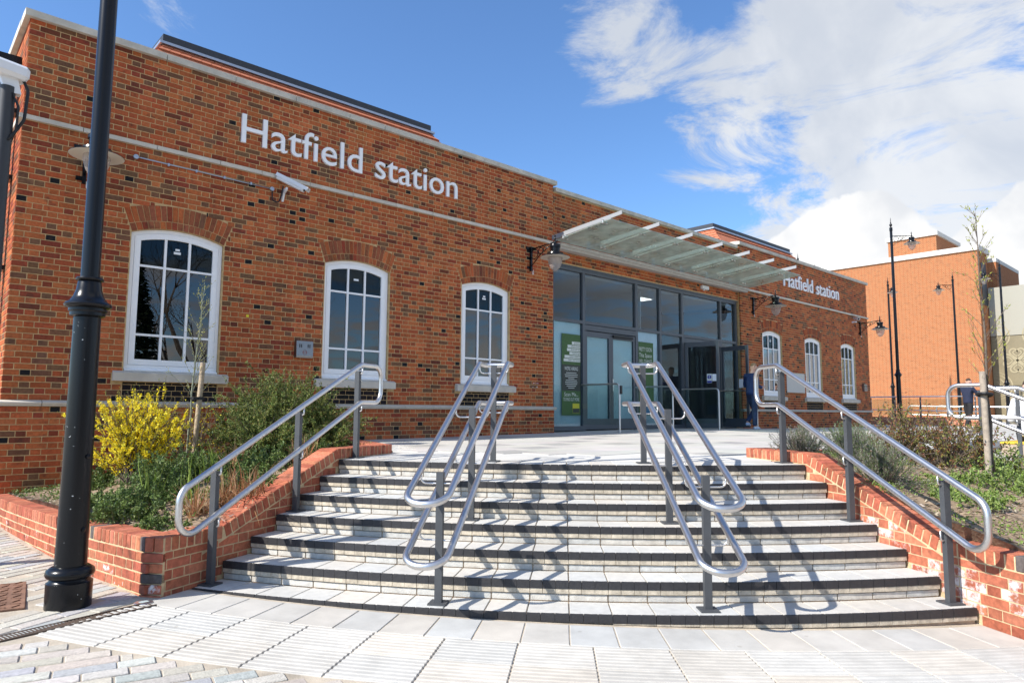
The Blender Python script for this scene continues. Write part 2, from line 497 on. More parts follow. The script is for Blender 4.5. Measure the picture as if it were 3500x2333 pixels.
def text_mesh(s, size=1.0, depth=0.0, font_key=None, align='LEFT'):
    cu = bpy.data.curves.new('t', 'FONT'); cu.body = s; cu.size = size; cu.extrude = depth
    cu.align_x = align; cu.resolution_u = 4
    o = bpy.data.objects.new('t', cu); COL.objects.link(o)
    bpy.context.view_layer.update()
    dg = bpy.context.evaluated_depsgraph_get()
    me = bpy.data.meshes.new_from_object(o.evaluated_get(dg))
    bpy.data.objects.remove(o); bpy.data.curves.remove(cu)
    return me
def mesh_bounds(me):
    xs = [v.co.x for v in me.vertices]; ys = [v.co.y for v in me.vertices]
    return (min(xs), max(xs), min(ys), max(ys)) if xs else (0,0,0,0)
# ------------------------------------------------------------------ geometry of the place
CC = Vector((9.772, -0.119, 0))          # centre of the ring-shaped steps
def pol(r, a, z=0.0):
    return Vector((CC.x+r*cos(R(a)), CC.y+r*sin(R(a)), z))
A_L, A_R = -153.05, -119.9
Z0, RISE, R0, TREAD = -.08, .142, 8.202, .3135
def gz(x, y):                             # lower pavement, slightly tilted
    return -.935-.0183*((x-.77)*.689+(y+4.7)*(-.725))
def pz(x, y):                             # upper plaza, falls away from the doors
    t = max(0., min(1., 1+y/6))
    return -.08+.08*math.exp(-((x-13.4)/5.5)**2)*t

# lower pavement: one sheet out to the horizon
b = MB()
def ring_pts(rr): return [(rr*cos(k*pi/16)+0, rr*sin(k*pi/16)-6) for k in range(32)]
vs = []; fs = []
radii = [0.01, 4, 9, 14, 20, 40, 120, 900]
for rr in radii:
    for x, y in ring_pts(rr):
        f = min(1, max(0, (rr-12)/20))
        vs.append((x, y, (gz(x, y) if rr < 20 else -1.0)-.006))
for i in range(len(radii)-1):
    for k in range(32):
        k2 = (k+1) % 32
        fs.append((i*32+k, i*32+k2, (i+1)*32+k2, (i+1)*32+k))
b.add(vs, fs)
PAVBED = mat('paving_joint', (.42, .36, .28), .95, var=.3, scale=6, bump=.4, bscale=80)
pavement = b.build('pavement', PAVBED, kind='structure')

CONC = mat('pale_concrete', (.60, .585, .545), .85, var=.13, scale=3.5, bump=.15, bscale=160, vcol='object', worn=.7)
CONC_A = mat('pale_concrete_mass', (.60, .585, .545), .85, var=.10, scale=3.5, bump=.12, bscale=160, vcol='attr')

def sector_block(r0, r1, a0, a1, z0, z1, gap=.004, ch=.004, top=None):
    """stone cut to a ring sector; z may be a function (top, bottom follow the ground)"""
    bb = MB()
    g0, g1 = math.degrees(gap/2/r0), math.degrees(gap/2/r1)
    def P_(r, a, z): return pol(r, a, z)
    n = 2
    lo, hi, hi2 = [], [], []
    rr = [(r0+gap/2, a0+g0), (r0+gap/2, (a0+a1)/2), (r0+gap/2, a1-g0), (r1-gap/2, a1-g1), (r1-gap/2, (a0+a1)/2), (r1-gap/2, a0+g1)]
    cen = pol((r0+r1)/2, (a0+a1)/2)
    for r, a in rr:
        p = pol(r, a)
        zt = z1(p.x, p.y) if callable(z1) else z1
        zb = zt-z0
        lo.append((p.x, p.y, zb)); hi.append((p.x, p.y, zt-ch))
        q = p+(cen-p).normalized()*ch*1.6
        hi2.append((q.x, q.y, zt))
    bb.add(lo+hi+hi2, [tuple(range(5,-1,-1)), tuple(range(12,18))]+[(i,(i+1)%6,(i+1)%6+6,i+6) for i in range(6)]+[(i+6,(i+1)%6+6,(i+1)%6+12,i+12) for i in range(6)])
    return bb

# plain ring of slabs at the foot of the steps
NSEG = 20
dA = (A_R-A_L)/NSEG
def concol(s=.07, base=(.475, .455, .415)):
    k = 1+random.uniform(-s, s); w_ = random.uniform(-.02, .02)
    return (base[0]*k+w_, base[1]*k, base[2]*k-w_)
def sobj(bb, name, m_, parent, col):
    o = bb.build(name, m_, parent); o.color = (*col, 1); return o
for k in range(NSEG):
    sobj(sector_block(10.125, 10.535, A_L+k*dA, A_L+(k+1)*dA, .05, gz, .008), 'paving_slab', CONC, pavement, concol(.05))
# corduroy warning slabs: two rows, raised ribs along the ring
def corduroy(r0, r1, a0, a1):
    bb = sector_block(r0, r1, a0, a1, .05, gz, .008)
    nr = 7
    step = (r1-r0-.02)/nr
    for i in range(nr):
        rc = r0+.01+(i+.5)*step
        g = math.degrees(.008/rc)
        pts0, pts1 = [], []
        angs = [a0+g+(a1-a0-2*g)*j/3 for j in range(4)]
        hw, ht = step*.33, .0045
        vs = []
        for a in angs:
            for rr_, h in ((rc-hw, -.001), (rc-hw*.55, ht), (rc+hw*.55, ht), (rc+hw, -.001)):
                p = pol(rr_, a); vs.append((p.x, p.y, gz(p.x, p.y)+h))
        f = []
        for j in range(3):
            for q in range(3):
                f.append((j*4+q, j*4+q+1, (j+1)*4+q+1, (j+1)*4+q))
        f += [(0,1,2,3), (15,14,13,12)]
        bb.add(vs, f)
    return bb
NC = 15
dC = (A_R+4-A_L)/NC
CORD = mat('corduroy_slab', (.60, .57, .52), .88, var=.12, scale=6, bump=.15, bscale=150, vcol='object', worn=.8)
for row, (ra, rb) in enumerate(((10.535, 10.915), (10.915, 11.295))):
    for k in range(NC):
        sobj(corduroy(ra, rb, A_L+k*dC, A_L+(k+1)*dC), 'tactile_slab', CORD, pavement, concol(.06, (.485, .458, .41)))
for k in range(9):       # plain continuation of the slabs to the right, beyond the steps
    sobj(sector_block(10.9, 11.295, A_R+4+k*2.6, A_R+4+(k+1)*2.6, .05, gz, .008), 'paving_slab', CONC, pavement, concol(.05))

# setts
SETT = mat('granite_sett', (.5, .48, .44), .9, var=.16, scale=40, bump=.5, bscale=90, vcol='object')
SETT_A = mat('granite_sett_mass', (.5, .48, .44), .9, var=.16, scale=40, bump=.5, bscale=90, vcol='attr')
def in_setts(p):
    d = p-CC; r = math.hypot(d.x, d.y); a = math.degrees(math.atan2(d.y, d.x))
    if p.x > 4 and p.y > -9: return None
    if a > 0: a -= 360
    if a > A_L-.02:                                # in front of the steps
        return 'low' if r > 11.30 else None
    # left of the drain
    if -A_L and a <= A_L-.35:
        xo = outer_x(p.y)
        if r > 9 and p.x < xo-.02: return 'left'
    return None
OUT = [(.46,-4.72),(.36,-4.25),(.25,-3.6),(.155,-2.7),(.08,-1.8),(.02,-1.0),(-.03,0.02)]
def outer_x(y):
    if y < OUT[0][1]: return 9
    for (xa,ya),(xb,yb) in zip(OUT, OUT[1:]):
        if ya <= y <= yb: return xa+(xb-xa)*(y-ya)/(yb-ya)
    return -.03
setts = []
for zone, az, org in (('left', 27, (-.3,-3.6)), ('low', -12, (-.2,-5.8))):
    ca, sa = cos(R(az)), sin(R(az))
    for j in range(-48, 49):
        v_ = j*.112
        u_ = -7+random.uniform(0, .3)
        while u_ < 7:
            ln = random.choice((.21, .26, .29, .33, .38))
            x = org[0]+(u_+ln/2)*ca-v_*sa; y = org[1]+(u_+ln/2)*sa+v_*ca
            p = Vector((x, y, 0))
            ok = x > -7 and -13 < y < 3 and x < 6.5
            if ok:
                ins = []
                for e in range(13):
                    tt = (e/12-.5)*ln
                    ins.append(all(in_setts(Vector((x+tt*ca-g*sa, y+tt*sa+g*ca, 0))) == zone for g in (-.045, .045)))
                best, cur = (0, -1), None
                for e in range(14):
                    if e < 13 and ins[e]:
                        if cur is None: cur = e
                    elif cur is not None:
                        if e-1-cur > best[1]-best[0]: best = (cur, e-1)
                        cur = None
                l2_ = (best[1]-best[0])/12*ln
                ok = l2_ > .05
                if ok:
                    mid = ((best[0]+best[1])/24-.5)*ln
                    x, y = x+mid*ca, y+mid*sa; p = Vector((x, y, 0))
                    full = ln; ln_ = round(l2_/.02)*.02 if l2_ < full*.99 else full
                else: ln_ = ln
            if ok and in_setts(p) == zone and not (-1.0 < x < -.13 and -4.62 < y < -3.55) and (Vector((x+.02, y+4.67, 0)).length > .10):
                setts.append((x, y, ln_, R(az)))
            u_ += ln+.009
def sett_col():
    r = random.random()
    c = (.38,.38,.375) if r < .30 else ((.46,.425,.36) if r < .72 else ((.43,.385,.33) if r < .86 else (.48,.455,.41)))
    return jit(c, .10)
def vis(x, y, z):       # seen by the camera? returns depth or None
    d = Vector((x, y, z))-CAM; w_ = d.dot(F_)
    if w_ < .2: return None
    u_, v_ = 2361.4*d.dot(R2)/w_, 2361.4*d.dot(U2)/w_
    return w_ if abs(u_) < 1760 and abs(v_) < 1180 else None
setts.sort(key=lambda s: (0 if vis(s[0], s[1], -.95) else 1, (Vector((s[0], s[1], -.95))-CAM).length))
b = MB()
for i, (x, y, ln, az) in enumerate(setts):
    z = gz(x, y)+random.uniform(-.003, .002)-.025
    if i < 290:
        place('sett', brick_mesh(ln, .103, .05, .005), SETT, pavement, (x, y, z), (random.uniform(-.008,.008), random.uniform(-.006,.006), az+random.uniform(-.012,.012)), sett_col())
    else:
        b.cbox((x, y, z), (cos(az)*ln/2, sin(az)*ln/2, 0), (-sin(az)*.0515, cos(az)*.0515, 0), (0, 0, .025), .008, sett_col())
b.build('setts', SETT_A, pavement, kind='stuff')

# upper plaza: body with the edge of the steps cut out
b = MB()
outl = []
for k in range(41):                          # ring edge from the left wall round to the far side
    a = A_L+(A_L+91.0-A_L)*0  # placeholder keeps names tidy
poly = []
poly.append((4.45, 0.3)); poly.append((3.45, -3.25))
for k in range(0, 37):
    a = A_L-.2+(-62-A_L)*k/36
    rr = 7.72 if a < A_R+.5 else 7.25
    q = pol(rr, a); poly.append((q.x, q.y))
poly += [(60, -14), (120, -14), (120, 60), (4.45, 60)]
PLAZA = mat('plaza_paving', (.55, .535, .495), .85, var=.12, scale=1.3, bump=.08, bscale=120)
# gridded so that the fall can be followed
def inside(x, y):
    c = False; n = len(poly); j = n-1
    for i in range(n):
        xi, yi = poly[i]; xj, yj = poly[j]
        if (yi > y) != (yj > y) and x < (xj-xi)*(y-yi)/(yj-yi)+xi: c = not c
        j = i
    return c
bm = bmesh.new()
ring = [bm.verts.new((x, y, 0)) for x, y in poly]
bm.faces.new(ring)
bmesh.ops.triangulate(bm, faces=bm.faces[:])
for ax, vals in (((1,0,0), [5,7,9,11,12.5,14,15.5,17,19,22,26]), ((0,1,0), [-6,-5,-4,-3,-2,-1,0])):
    for t in vals:
        co = Vector(ax)*t
        bmesh.ops.bisect_plane(bm, geom=bm.verts[:]+bm.edges[:]+bm.faces[:], plane_co=co, plane_no=ax)
for v in bm.verts: v.co.z = pz(v.co.x, v.co.y)
ext = bmesh.ops.extrude_face_region(bm, geom=bm.faces[:])
for g in ext['geom']:
    if isinstance(g, bmesh.types.BMVert): g.co.z = -1.3
bmesh.ops.recalc_face_normals(bm, faces=bm.faces[:])
me = bpy.data.meshes.new('plaza'); bm.to_mesh(me); bm.free()
plaza = bpy.data.objects.new('plaza', me); COL.objects.link(plaza); me.materials.append(PLAZA); plaza['kind'] = 'structure'
# slabs of the plaza: large flags with slim joints, some grey bands crossing
FLAG = mat('plaza_flag', (.57, .555, .52), .85, var=.10, scale=2.2, bump=.08, bscale=140, vcol='object', worn=.8)
FLAG_A = mat('plaza_flag_mass', (.57, .555, .52), .85, var=.10, scale=2.2, bump=.08, bscale=140, vcol='attr', worn=.8)
flags = []
fw, fl = .45, .6
for j in range(0, 21):
    y1 = -.16-j*fw
    off = (j % 2)*.3
    for i in range(0, 50):
        x0 = 3.2+off+i*fl
        xc, yc = x0+fl/2, y1-fw/2
        if all(inside(x0+e*fl, y1-g*fw) for e in (0, 1) for g in (0, 1)):
            d = Vector((xc, yc, 0))-CC
            rr = math.hypot(d.x, d.y); an = math.degrees(math.atan2(d.y, d.x))
            rad_max = max(math.hypot(x0+e*fl-CC.x, y1-g*fw-CC.y) for e in (0,1) for g in (0,1))
            if rad_max < 7.0 or (xc > 12 and yc > -7):
                flags.append((xc, yc))
flags.sort(key=lambda f: (Vector((f[0], f[1], 0))-CAM).length)
b = MB()
for i, (xc, yc) in enumerate(flags):
    # grey bands of the paving pattern
    t = ((xc*.50+yc*1.0) % 2.7); t2 = ((xc*.50-yc*1.0+.9) % 3.6)
    band = t < .30 or t2 < .26
    col = jit((.345,.335,.315), .06) if band else jit((.49,.472,.432), .06)
    zt = pz(xc, yc)
    ex = (pz(xc+.3, yc)-pz(xc-.3, yc))/.6; ey = (pz(xc, yc+.2)-pz(xc, yc-.2))/.4
    hx, hy = fl/2-.003, fw/2-.003
    ax, ay = Vector((hx, 0, ex*hx)), Vector((0, hy, ey*hy))
    if i < 280:
        bb = MB().cbox(Vector((xc, yc, zt-.006)), ax, ay, (0, 0, .012), .002)
        o = bb.build('paving_flag', FLAG, plaza); o.color = (*col, 1)
    else:
        b.cbox((xc, yc, zt-.006), ax, ay, (0, 0, .012), .002, col)
b.build('paving_flags', FLAG_A, plaza, kind='stuff')

# ------------------------------------------------------------------ the curved steps
steps = thing('entrance_steps', 'curved flight of seven pale concrete steps with black painted nosings', 'steps', pol(9.2, -136.5, -1.0))
bed = MB()
for i in range(7):
    ri, zt = R0+TREAD*i, Z0-RISE*i
    ra = 7.74 if i == 0 else R0+TREAD*(i-1)-.06
    n = 24
    vs = []
    for k in range(n+1):
        a = A_L+(A_R-A_L)*k/n
        for r_, z_ in ((ra, zt-.012), (ri-.022, zt-.012), (ri-.022, -1.25), (ra, -1.25)):
            p = pol(r_, a, z_); vs.append(tuple(p))
    f = []
    for k in range(n):
        for q in range(4):
            f.append((k*4+q, k*4+(q+1) % 4, (k+1)*4+(q+1) % 4, (k+1)*4+q))
    f += [(0,1,2,3), (n*4+3, n*4+2, n*4+1, n*4)]
    bed.add(vs, f)
bed.build('mortar_bed', mat('step_joint', (.46,.37,.27), .95, var=.25, scale=10), steps)
NOSE = mat('black_nosing_paint', (.022,.021,.024), .55, var=.25, scale=30, bump=.25, bscale=70, col2=(.06,.058,.055))
RISER = mat('riser_block', (.56,.535,.49), .88, var=.18, scale=22, bump=.3, bscale=110, vcol='object', worn=1.0)
TRD = mat('tread_slab', (.60,.59,.56), .85, var=.09, scale=14, bump=.15, bscale=140, vcol='object', worn=.7)
TANS = mat('tread_edge_grime', (.46,.40,.31), .9, var=.35, scale=18, bump=.3, bscale=90)
for i in range(7):
    ri, zt = R0+TREAD*i, Z0-RISE*i
    rb = 7.74 if i == 0 else R0+TREAD*(i-1)+.002
    for k in range(NSEG):
        a0, a1 = A_L+k*dA, A_L+(k+1)*dA
        if k in (0, NSEG-1): pass
        sobj(sector_block(rb, ri-.018, a0, a1, .012, zt, .010, .002), 'tread_slab', TRD, steps, concol(.05, (.52,.502,.462)))
        # painted nosing with two scored grooves
        nb = MB()
        for q in range(3):
            b0 = a0+(a1-a0)*q/3; b1 = a0+(a1-a0)*(q+1)/3
            s_ = sector_block(ri-.018, ri+.004, b0, b1, .056, zt+.001, .0018 if q else .005, .0035)
            nb.add(s_.v, s_.f)
        nb.build('nosing', NOSE, steps)
        low = gz(*pol(ri, (a0+a1)/2).to_2d()) if i == 6 else zt-RISE
        if i < 6 or zt-.056-low > .006:
            hgt = .033 if i < 6 else max(.004, min(.028, zt-.056-low))
            e_ = MB()
            for q in range(3):
                b0 = a0+(a1-a0)*q/3; b1 = a0+(a1-a0)*(q+1)/3
                s_ = sector_block(ri-.03, ri+.001, b0, b1, hgt, zt-.056, .002 if q else .005, .001)
                e_.add(s_.v, s_.f)
            e_.build('tread_edge', TANS, steps)
        if i < 6:
            sh = .5 if False else 0
            sobj(sector_block(ri-.05, ri-.006, a0, a1, RISE-.099, zt-.097, .011, .003), 'riser_block', RISER, steps, concol(.07, (.53,.51,.465)))

# ------------------------------------------------------------------ brick walls of the planting beds
def clip_poly(poly, n, d):     # keep points with n.p <= d
    res = []
    for i in range(len(poly)):
        p, q = poly[i], poly[(i+1) % len(poly)]
        a, b_ = n[0]*p[0]+n[1]*p[1]-d, n[0]*q[0]+n[1]*q[1]-d
        if a <= 0: res.append(p)
        if (a < 0 < b_) or (b_ < 0 < a):
            t = a/(a-b_); res.append((p[0]+(q[0]-p[0])*t, p[1]+(q[1]-p[1])*t))
    return res
def garden_col(bright=0):
    r = random.random()
    if r < .45: c = (.42,.135,.075)
    elif r < .80: c = (.36,.105,.06)
    elif r < .985: c = (.46,.165,.095)
    else: c = (.12,.10,.095)
    return jit(c, .12)
MORTG = mat('garden_wall_mortar', (.55,.41,.24), .95, var=.25, scale=14, bump=.5, bscale=120)
def stair_wall(root, ang, side, r_lo, salt):
    """wall along one side of the steps; side=+1: body lies at larger angles"""
    d = pol(1, ang)-CC; d = Vector((d.x, d.y, 0)); n = Vector((-d.y, d.x, 0))*side
    def W(r, s, z): return CC+d*r+n*s+Vector((0,0,z))
    path = [(r_lo, -.512), (9.77, -.512), (8.22, .03), (7.12, .03)]
    T = .1025
    core = [(r_lo-.012, -1.2), (r_lo-.012, -.522), (9.765, -.522), (8.215, .02), (7.13, .02), (7.13, -1.2)]
    c = MB(); c.prism([W(r, .0035, z) for r, z in core], n*.208); c.build('mortar_core', MORTG, root)
    # capping of bricks on edge
    seg = []
    for (ra, za), (rb, zb) in zip(path, path[1:]):
        ln = math.hypot(rb-ra, zb-za); m_ = max(1, round(ln/.0775)); seg.append(((ra,za),(rb,zb),ln,m_))
    for si, ((ra,za),(rb,zb),ln,m_) in enumerate(seg):
        t = Vector((rb-ra, zb-za)).normalized(); pn = Vector((-t.y, t.x))
        if pn.y > 0: pn = -pn               # towards the ground
        for k in range(m_):
            if si == 2 and False: continue
            s0, s1 = ln*k/m_+.005, ln*(k+1)/m_-.005
            sh = lambda s_: T*math.tan(0)
            p0 = Vector((ra,za))+t*s0; p1 = Vector((ra,za))+t*s1
            q1, q0 = p1+pn*T, p0+pn*T
            # mitre at the bends: keep bricks clear of the next run
            if si == 0 and k == m_-1: q1 = q1+t*.0
            pts = [p0, p1, q1, q0]
            off = random.uniform(-.002,.002)
            bb = MB()
            cen = (p0+p1+q0+q1)/4
            ax = (p1-p0)/2; az = (p0-q0)/2
            bb.cbox(W(cen.x, .1075+off, cen.y), d*ax.x+Vector((0,0,ax.y)), n*.1085, d*az.x+Vector((0,0,az.y)), .005)
            o = bb.build('capping_brick', BRICK_O, root); o.color = (*garden_col(), 1)
    # courses under the capping
    top = -.512-T-.01
    zc = top
    courses = []
    k = 0
    zstart = .03-T-.01
    z1 = zstart
    while z1 > -1.12:
        z0_ = z1-.065
        rr = 7.12+(0 if k % 2 else -.055)
        j = 0
        while rr < r_lo-.02:
            ln = .215 if (j+k) % 2 == 0 else .1025
            ra, rb = max(rr, 7.12), min(rr+ln, r_lo)
            poly = [(ra,z0_),(rb,z0_),(rb,z1),(ra,z1)]
            # below the slope line (capping underside)
            sl = (.03+.512)/(8.22-9.77); nn = Vector((-sl, 1)).normalized()
            u0 = Vector((8.22, .03))-nn*(T+.012)
            if poly and max(p[0] for p in poly) > 8.1:
                poly = clip_poly(poly, (nn.x, nn.y), nn.x*u0.x+nn.y*u0.y) if min(p[0] for p in poly) < 9.82 else poly
            if min(p[0] for p in poly) > 9.70 if poly else False:
                poly = clip_poly(poly, (0,1), top)
            area = 0
            for i_ in range(len(poly)):
                p, q = poly[i_], poly[(i_+1) % len(poly)]
                area += p[0]*q[1]-q[0]*p[1]
            if len(poly) >= 3 and abs(area)/2 > .0012:
                # hidden under the steps? leave out
                rm = sum(p[0] for p in poly)/len(poly); zt = max(p[1] for p in poly)
                tread = Z0-RISE*max(0, math.ceil((rm-R0)/TREAD)) if rm > R0 else Z0
                if zt > tread-.02 or rm > 10.1:
                    bb = MB(); off = random.uniform(-.001,.003)
                    bb.prism([W(r, off, z) for r, z in (poly if side > 0 else poly)], n*.06)
                    o = bb.build('brick', (BRICK_S if (salt and zt < -.42 and random.random() < .38) else BRICK_O), root)
                    o.color = (*garden_col(), 1)
            rr += ln+.01; j += 1
        z1 -= .075; k += 1
    return W

wl = thing('planter_wall', 'red brick planter wall beside the steps and the black lamp post base', 'wall', pol(9.5, A_L-1, -.95))
W_L = stair_wall(wl, A_L-.05, -1, 10.36, False)
wr = thing('planter_wall', 'salt-stained orange brick wall climbing beside the steps below the lavender bushes', 'wall', pol(9.5, A_R+1, -1.0))
W_R = stair_wall(wr, A_R+.1, 1, 11.3, True)

def path_wall(root, pts, ztop, ncourse, thick=.215, salt=False, side=1, cap=True):
    """free-standing wall along a polyline; pts = outer face; ztop(t) height of the top"""
    P2 = [Vector((x, y, 0)) for x, y in pts]
    Ls = [0]
    for a, b_ in zip(P2, P2[1:]): Ls.append(Ls[-1]+(b_-a).length)
    def at(s):
        s = max(0, min(Ls[-1]-1e-6, s))
        for i in range(len(P2)-1):
            if Ls[i] <= s <= Ls[i+1]:
                t = (s-Ls[i])/(Ls[i+1]-Ls[i]); d = (P2[i+1]-P2[i]).normalized()
                return P2[i].lerp(P2[i+1], t), d
    TT = Ls[-1]
    # core
    c = MB(); n = 24; vs = []
    for k in range(n+1):
        p, d = at(TT*k/n); nn = Vector((-d.y, d.x, 0))*side; zt = ztop(k/n)-.005
        for s_, z in ((.004, zt), (thick-.004, zt), (thick-.004, zt-1.0), (.004, zt-1.0)):
            q = p+nn*s_; vs.append((q.x, q.y, z))
    f = []
    for k in range(n):
        for q in range(4): f.append((k*4+q, k*4+(q+1)%4, (k+1)*4+(q+1)%4, (k+1)*4+q))
    f += [(0,1,2,3), (n*4+3,n*4+2,n*4+1,n*4)]
    c.add(vs, f); c.build('mortar_core', MORTG, root)
    m_ = round(TT/.0755)
    if cap:
        for k in range(m_):
            s = TT*(k+.5)/m_; p, d = at(s); nn = Vector((-d.y, d.x, 0))*side; zt = ztop(s/TT)
            o = place('capping_brick', brick_mesh(TT/m_-.009, thick, .1025, .005), BRICK_O, root,
                      tuple(p+nn*(thick/2+random.uniform(-.002,.002))+Vector((0,0,zt-.0512))), (0,0,math.atan2(d.y,d.x)), garden_col())
    for c_ in range(ncourse):
        s = 0; j = 0
        while s < TT-.03:
            if c_ % 2: ln = .1025 if j % 2 == 0 else .215
            else: ln = .165 if j == 0 else (.1025 if j % 2 else .215)
            ln = min(ln, TT-s)
            p, d = at(s+ln/2); nn = Vector((-d.y, d.x, 0))*side
            zt = ztop((s+ln/2)/TT)-(.1125 if cap else 0)-c_*.075
            place('brick', brick_mesh(ln, .05, .065), BRICK_S2 if random.random() < .12 else BRICK_O, root,
                  tuple(p+nn*(.025+random.uniform(-.002,.002))+Vector((0,0,zt-.0325))), (0,0,math.atan2(d.y,d.x)), garden_col())
            s += ln+.01; j += 1
# outer run of the left bed: chamfered corner, then back to the building
cor = W_L(10.36, 0, 0)
pl = [(cor.x-.004, cor.y-.01), (cor.x-.10, cor.y+.10)]+[p for p in OUT if p[1] > cor.y+.30]
path_wall(wl, [(x,y) for x, y in pl], lambda t: -.512-.085*t, 5, side=-1)
# the kerb between the left bed and the plaza
wk = thing('planter_kerb', 'low brick kerb at the back of the shrub bed by the plaza', 'kerb', (3.9,-1.6,-.1))
path_wall(wk, [(3.42,-3.22),(3.72,-2.2),(4.05,-1.1),(4.38,-.06)], lambda t: .03, 1, side=1)
# right bed: outer run on the ring and the low inner kerb
pr = [pol(11.3, A_R+.2+k*1.5) for k in range(0, 16)]
path_wall(wr, [(p.x, p.y) for p in pr], lambda t: -.512, 6, side=1, salt=True)
wk2 = thing('planter_kerb', 'low brick kerb round the lavender and rose bed by the plaza', 'kerb', pol(7.2,-108,-.1))
pk = [pol(7.10, A_R+1.9+k*1.05) for k in range(0, 21)]
path_wall(wk2, [(p.x, p.y) for p in pk], lambda t: .03-.09*t, 1, side=-1)

# soil of the two beds
def soilL(x, y):
    r = math.hypot(x-CC.x, y-CC.y)
    a = max(0, min(1, (10.2-r)/2.2)); e = max(0, min(1, (x-.3)/3.8)); w_ = max(0, min(1, -y/3.6))
    s = a*w_+e*(1-w_)
    return -.60+.55*s+.025*noise.noise((x*3, y*3, 0))
def soil_mesh(name, pts_fn, nu, nv, zf, parent_label):
    bb = MB(); vs = []
    for i in range(nu+1):
        for j in range(nv+1):
            x, y = pts_fn(i/nu, j/nv); vs.append((x, y, zf(x, y)))
    f = [(i*(nv+1)+j, (i+1)*(nv+1)+j, (i+1)*(nv+1)+j+1, i*(nv+1)+j+1) for i in range(nu) for j in range(nv)]
    # underside
    base = len(vs); vs2 = [(x, y, -1.2) for x, y, z in vs]
    edge = [i*(nv+1) for i in range(nu+1)]+[nu*(nv+1)+j for j in range(1, nv+1)]+[i*(nv+1)+nv for i in range(nu-1, -1, -1)]+[j for j in range(nv-1, 0, -1)]
    vs += [vs2[e] for e in edge]
    ne = len(edge)
    for k in range(ne): f.append((edge[k], edge[(k+1) % ne], base+(k+1) % ne, base+k))
    bb.add(vs, f)
    return bb.build(name, SOIL, smooth=True, kind='structure')
def left_bed(u, v):       # u: from the outer wall to the plaza side, v: from the steps to the facade
    y_out = cor.y+.06+(0-cor.y-.06)*v
    p0 = Vector((outer_x(max(-4.7, y_out))+.17, y_out, 0))
    q0 = W_L(10.36-.17, .17, 0); q1 = W_L(7.15, .17, 0)
    k0 = Vector((3.52,-3.2,0)); k1 = Vector((4.45,.01,0))
    k_ = k0.lerp(k1, v)
    if v < 1e-6: p0 = q0
    p = p0.lerp(k_, u)
    return p.x, p.y
bed_l = soil_mesh('soil', left_bed, 30, 30, soilL, '')
def soilR(x, y):
    r = math.hypot(x-CC.x, y-CC.y)
    return -.62+.58*max(0, min(1, (10.9-r)/3.0))+.03*noise.noise((x*3, y*3, 5))
def right_bed(u, v):
    r = 11.12+(7.28-11.12)*u
    a = (A_R+.1)+math.degrees(.17/r)+(21.8-math.degrees(.17/r))*v
    p = pol(r, a); return p.x, p.y
bed_r = soil_mesh('soil', right_bed, 30, 26, soilR, '')
# ------------------------------------------------------------------ the station building
ST = thing('station_building', 'long red brick station building with arched white windows and glazed entrance', 'building', (13.5, 3, 0))
XW = 27.07
WINS_L = [1.93, 4.815, 7.68]
WINS = WINS_L+[XW-x for x in reversed(WINS_L)]
HW, ZS, RIS = .62, 2.845, .11
RAD = (HW*HW+RIS*RIS)/(2*RIS); ZC = ZS+RIS-RAD            # intrados circle
RO = RAD+.1025+.01+.215+.008
HALF = math.asin(HW/RAD)
E0, E1 = 9.58, 17.49                                       # entrance bay
REC = .06                                                  # entrance bay wall set back
def openings(xa, xb, z):
    """x intervals cut out of a course at height z"""
    cut = []
    for xc in WINS:
        if .785 < z < .935: cut.append((xc-.755, xc+.755))
        elif .935 <= z <= ZS-.0: cut.append((xc-HW-.006, xc+HW+.006))
        elif ZS < z < ZC+RO:
            # outside of both arch rings, cut to the skewbacks
            h = z-ZC
            xo = math.sqrt(max(0, RO*RO-h*h))
            xs = h*math.tan(HALF)+.006
            cut.append((xc-min(xo, xs), xc+min(xo, xs)))
        if .525 < z < .785: cut.append((xc-HW-.004, xc+HW+.004))
    return cut
bricks = []        # (x0,x1,z0,z1,y_front,colour)
def course_units(x0, x1, parity, first=None):
    x = x0; k = 0; outp = []
    seq = [.165, .1025, .215] if parity else [.1025, .215]
    ln = seq[0]
    i = 0
    while x < x1-.01:
        if parity: ln = .165 if i == 0 else (.1025 if i % 2 else .215)
        else: ln = .1025 if i % 2 == 0 else .215
        outp.append((x, min(x+ln, x1), ln == .1025)); x += ln+.01; i += 1
    return outp
def lay(x0, x1, zb, n, yf, cuts, par=0):
    for c in range(n):
        za = zb+c*.075+.005; zt = za+.065; zm = (za+zt)/2
        for a, b_, hd in course_units(x0, x1, (c+par) % 2):
            parts = [(a, b_)]
            for lo, hi in (cuts(zm) if cuts else []):
                nx = []
                for p, q in parts:
                    if q <= lo or p >= hi: nx.append((p, q)); continue
                    if p < lo-.012: nx.append((p, lo-.008))
                    if q > hi+.012: nx.append((hi+.008, q))
                parts = nx
            for p, q in parts:
                col = pick_brick()
                if hd and random.random() < .045: col = (.013,.012,.014)
                bricks.append((p, q, za, zt, yf, col))
cutf = lambda z: openings(0, 0, z)
for xa, xb in ((0, E0), (E1, XW)):
    lay(xa, xb, .45-.075*15, 15, -.03, None, 1)             # plinth
    lay(xa, xb, .525, 47, 0, cutf, 1)
    lay(xa, xb, 4.125, 17, 0, None, 1)
lay(E0+.005, E1-.005, 3.72, 4, REC, None, 0)                # above the glazing, under the canopy
lay(E0+.005, E1-.005, 4.125, 15, REC, None, 0)
for xc in WINS:                                             # dark brick panels under the sills
    for c in range(4):
        za = .525+c*.075+.005; zt = min(za+.065, .782)
        if zt-za < .02: continue
        for a, b_, hd in course_units(xc-HW+.004, xc+HW-.004, c % 2):
            bricks.append((a, b_, za, zt, .012, jit((.016,.014,.016), .3)))
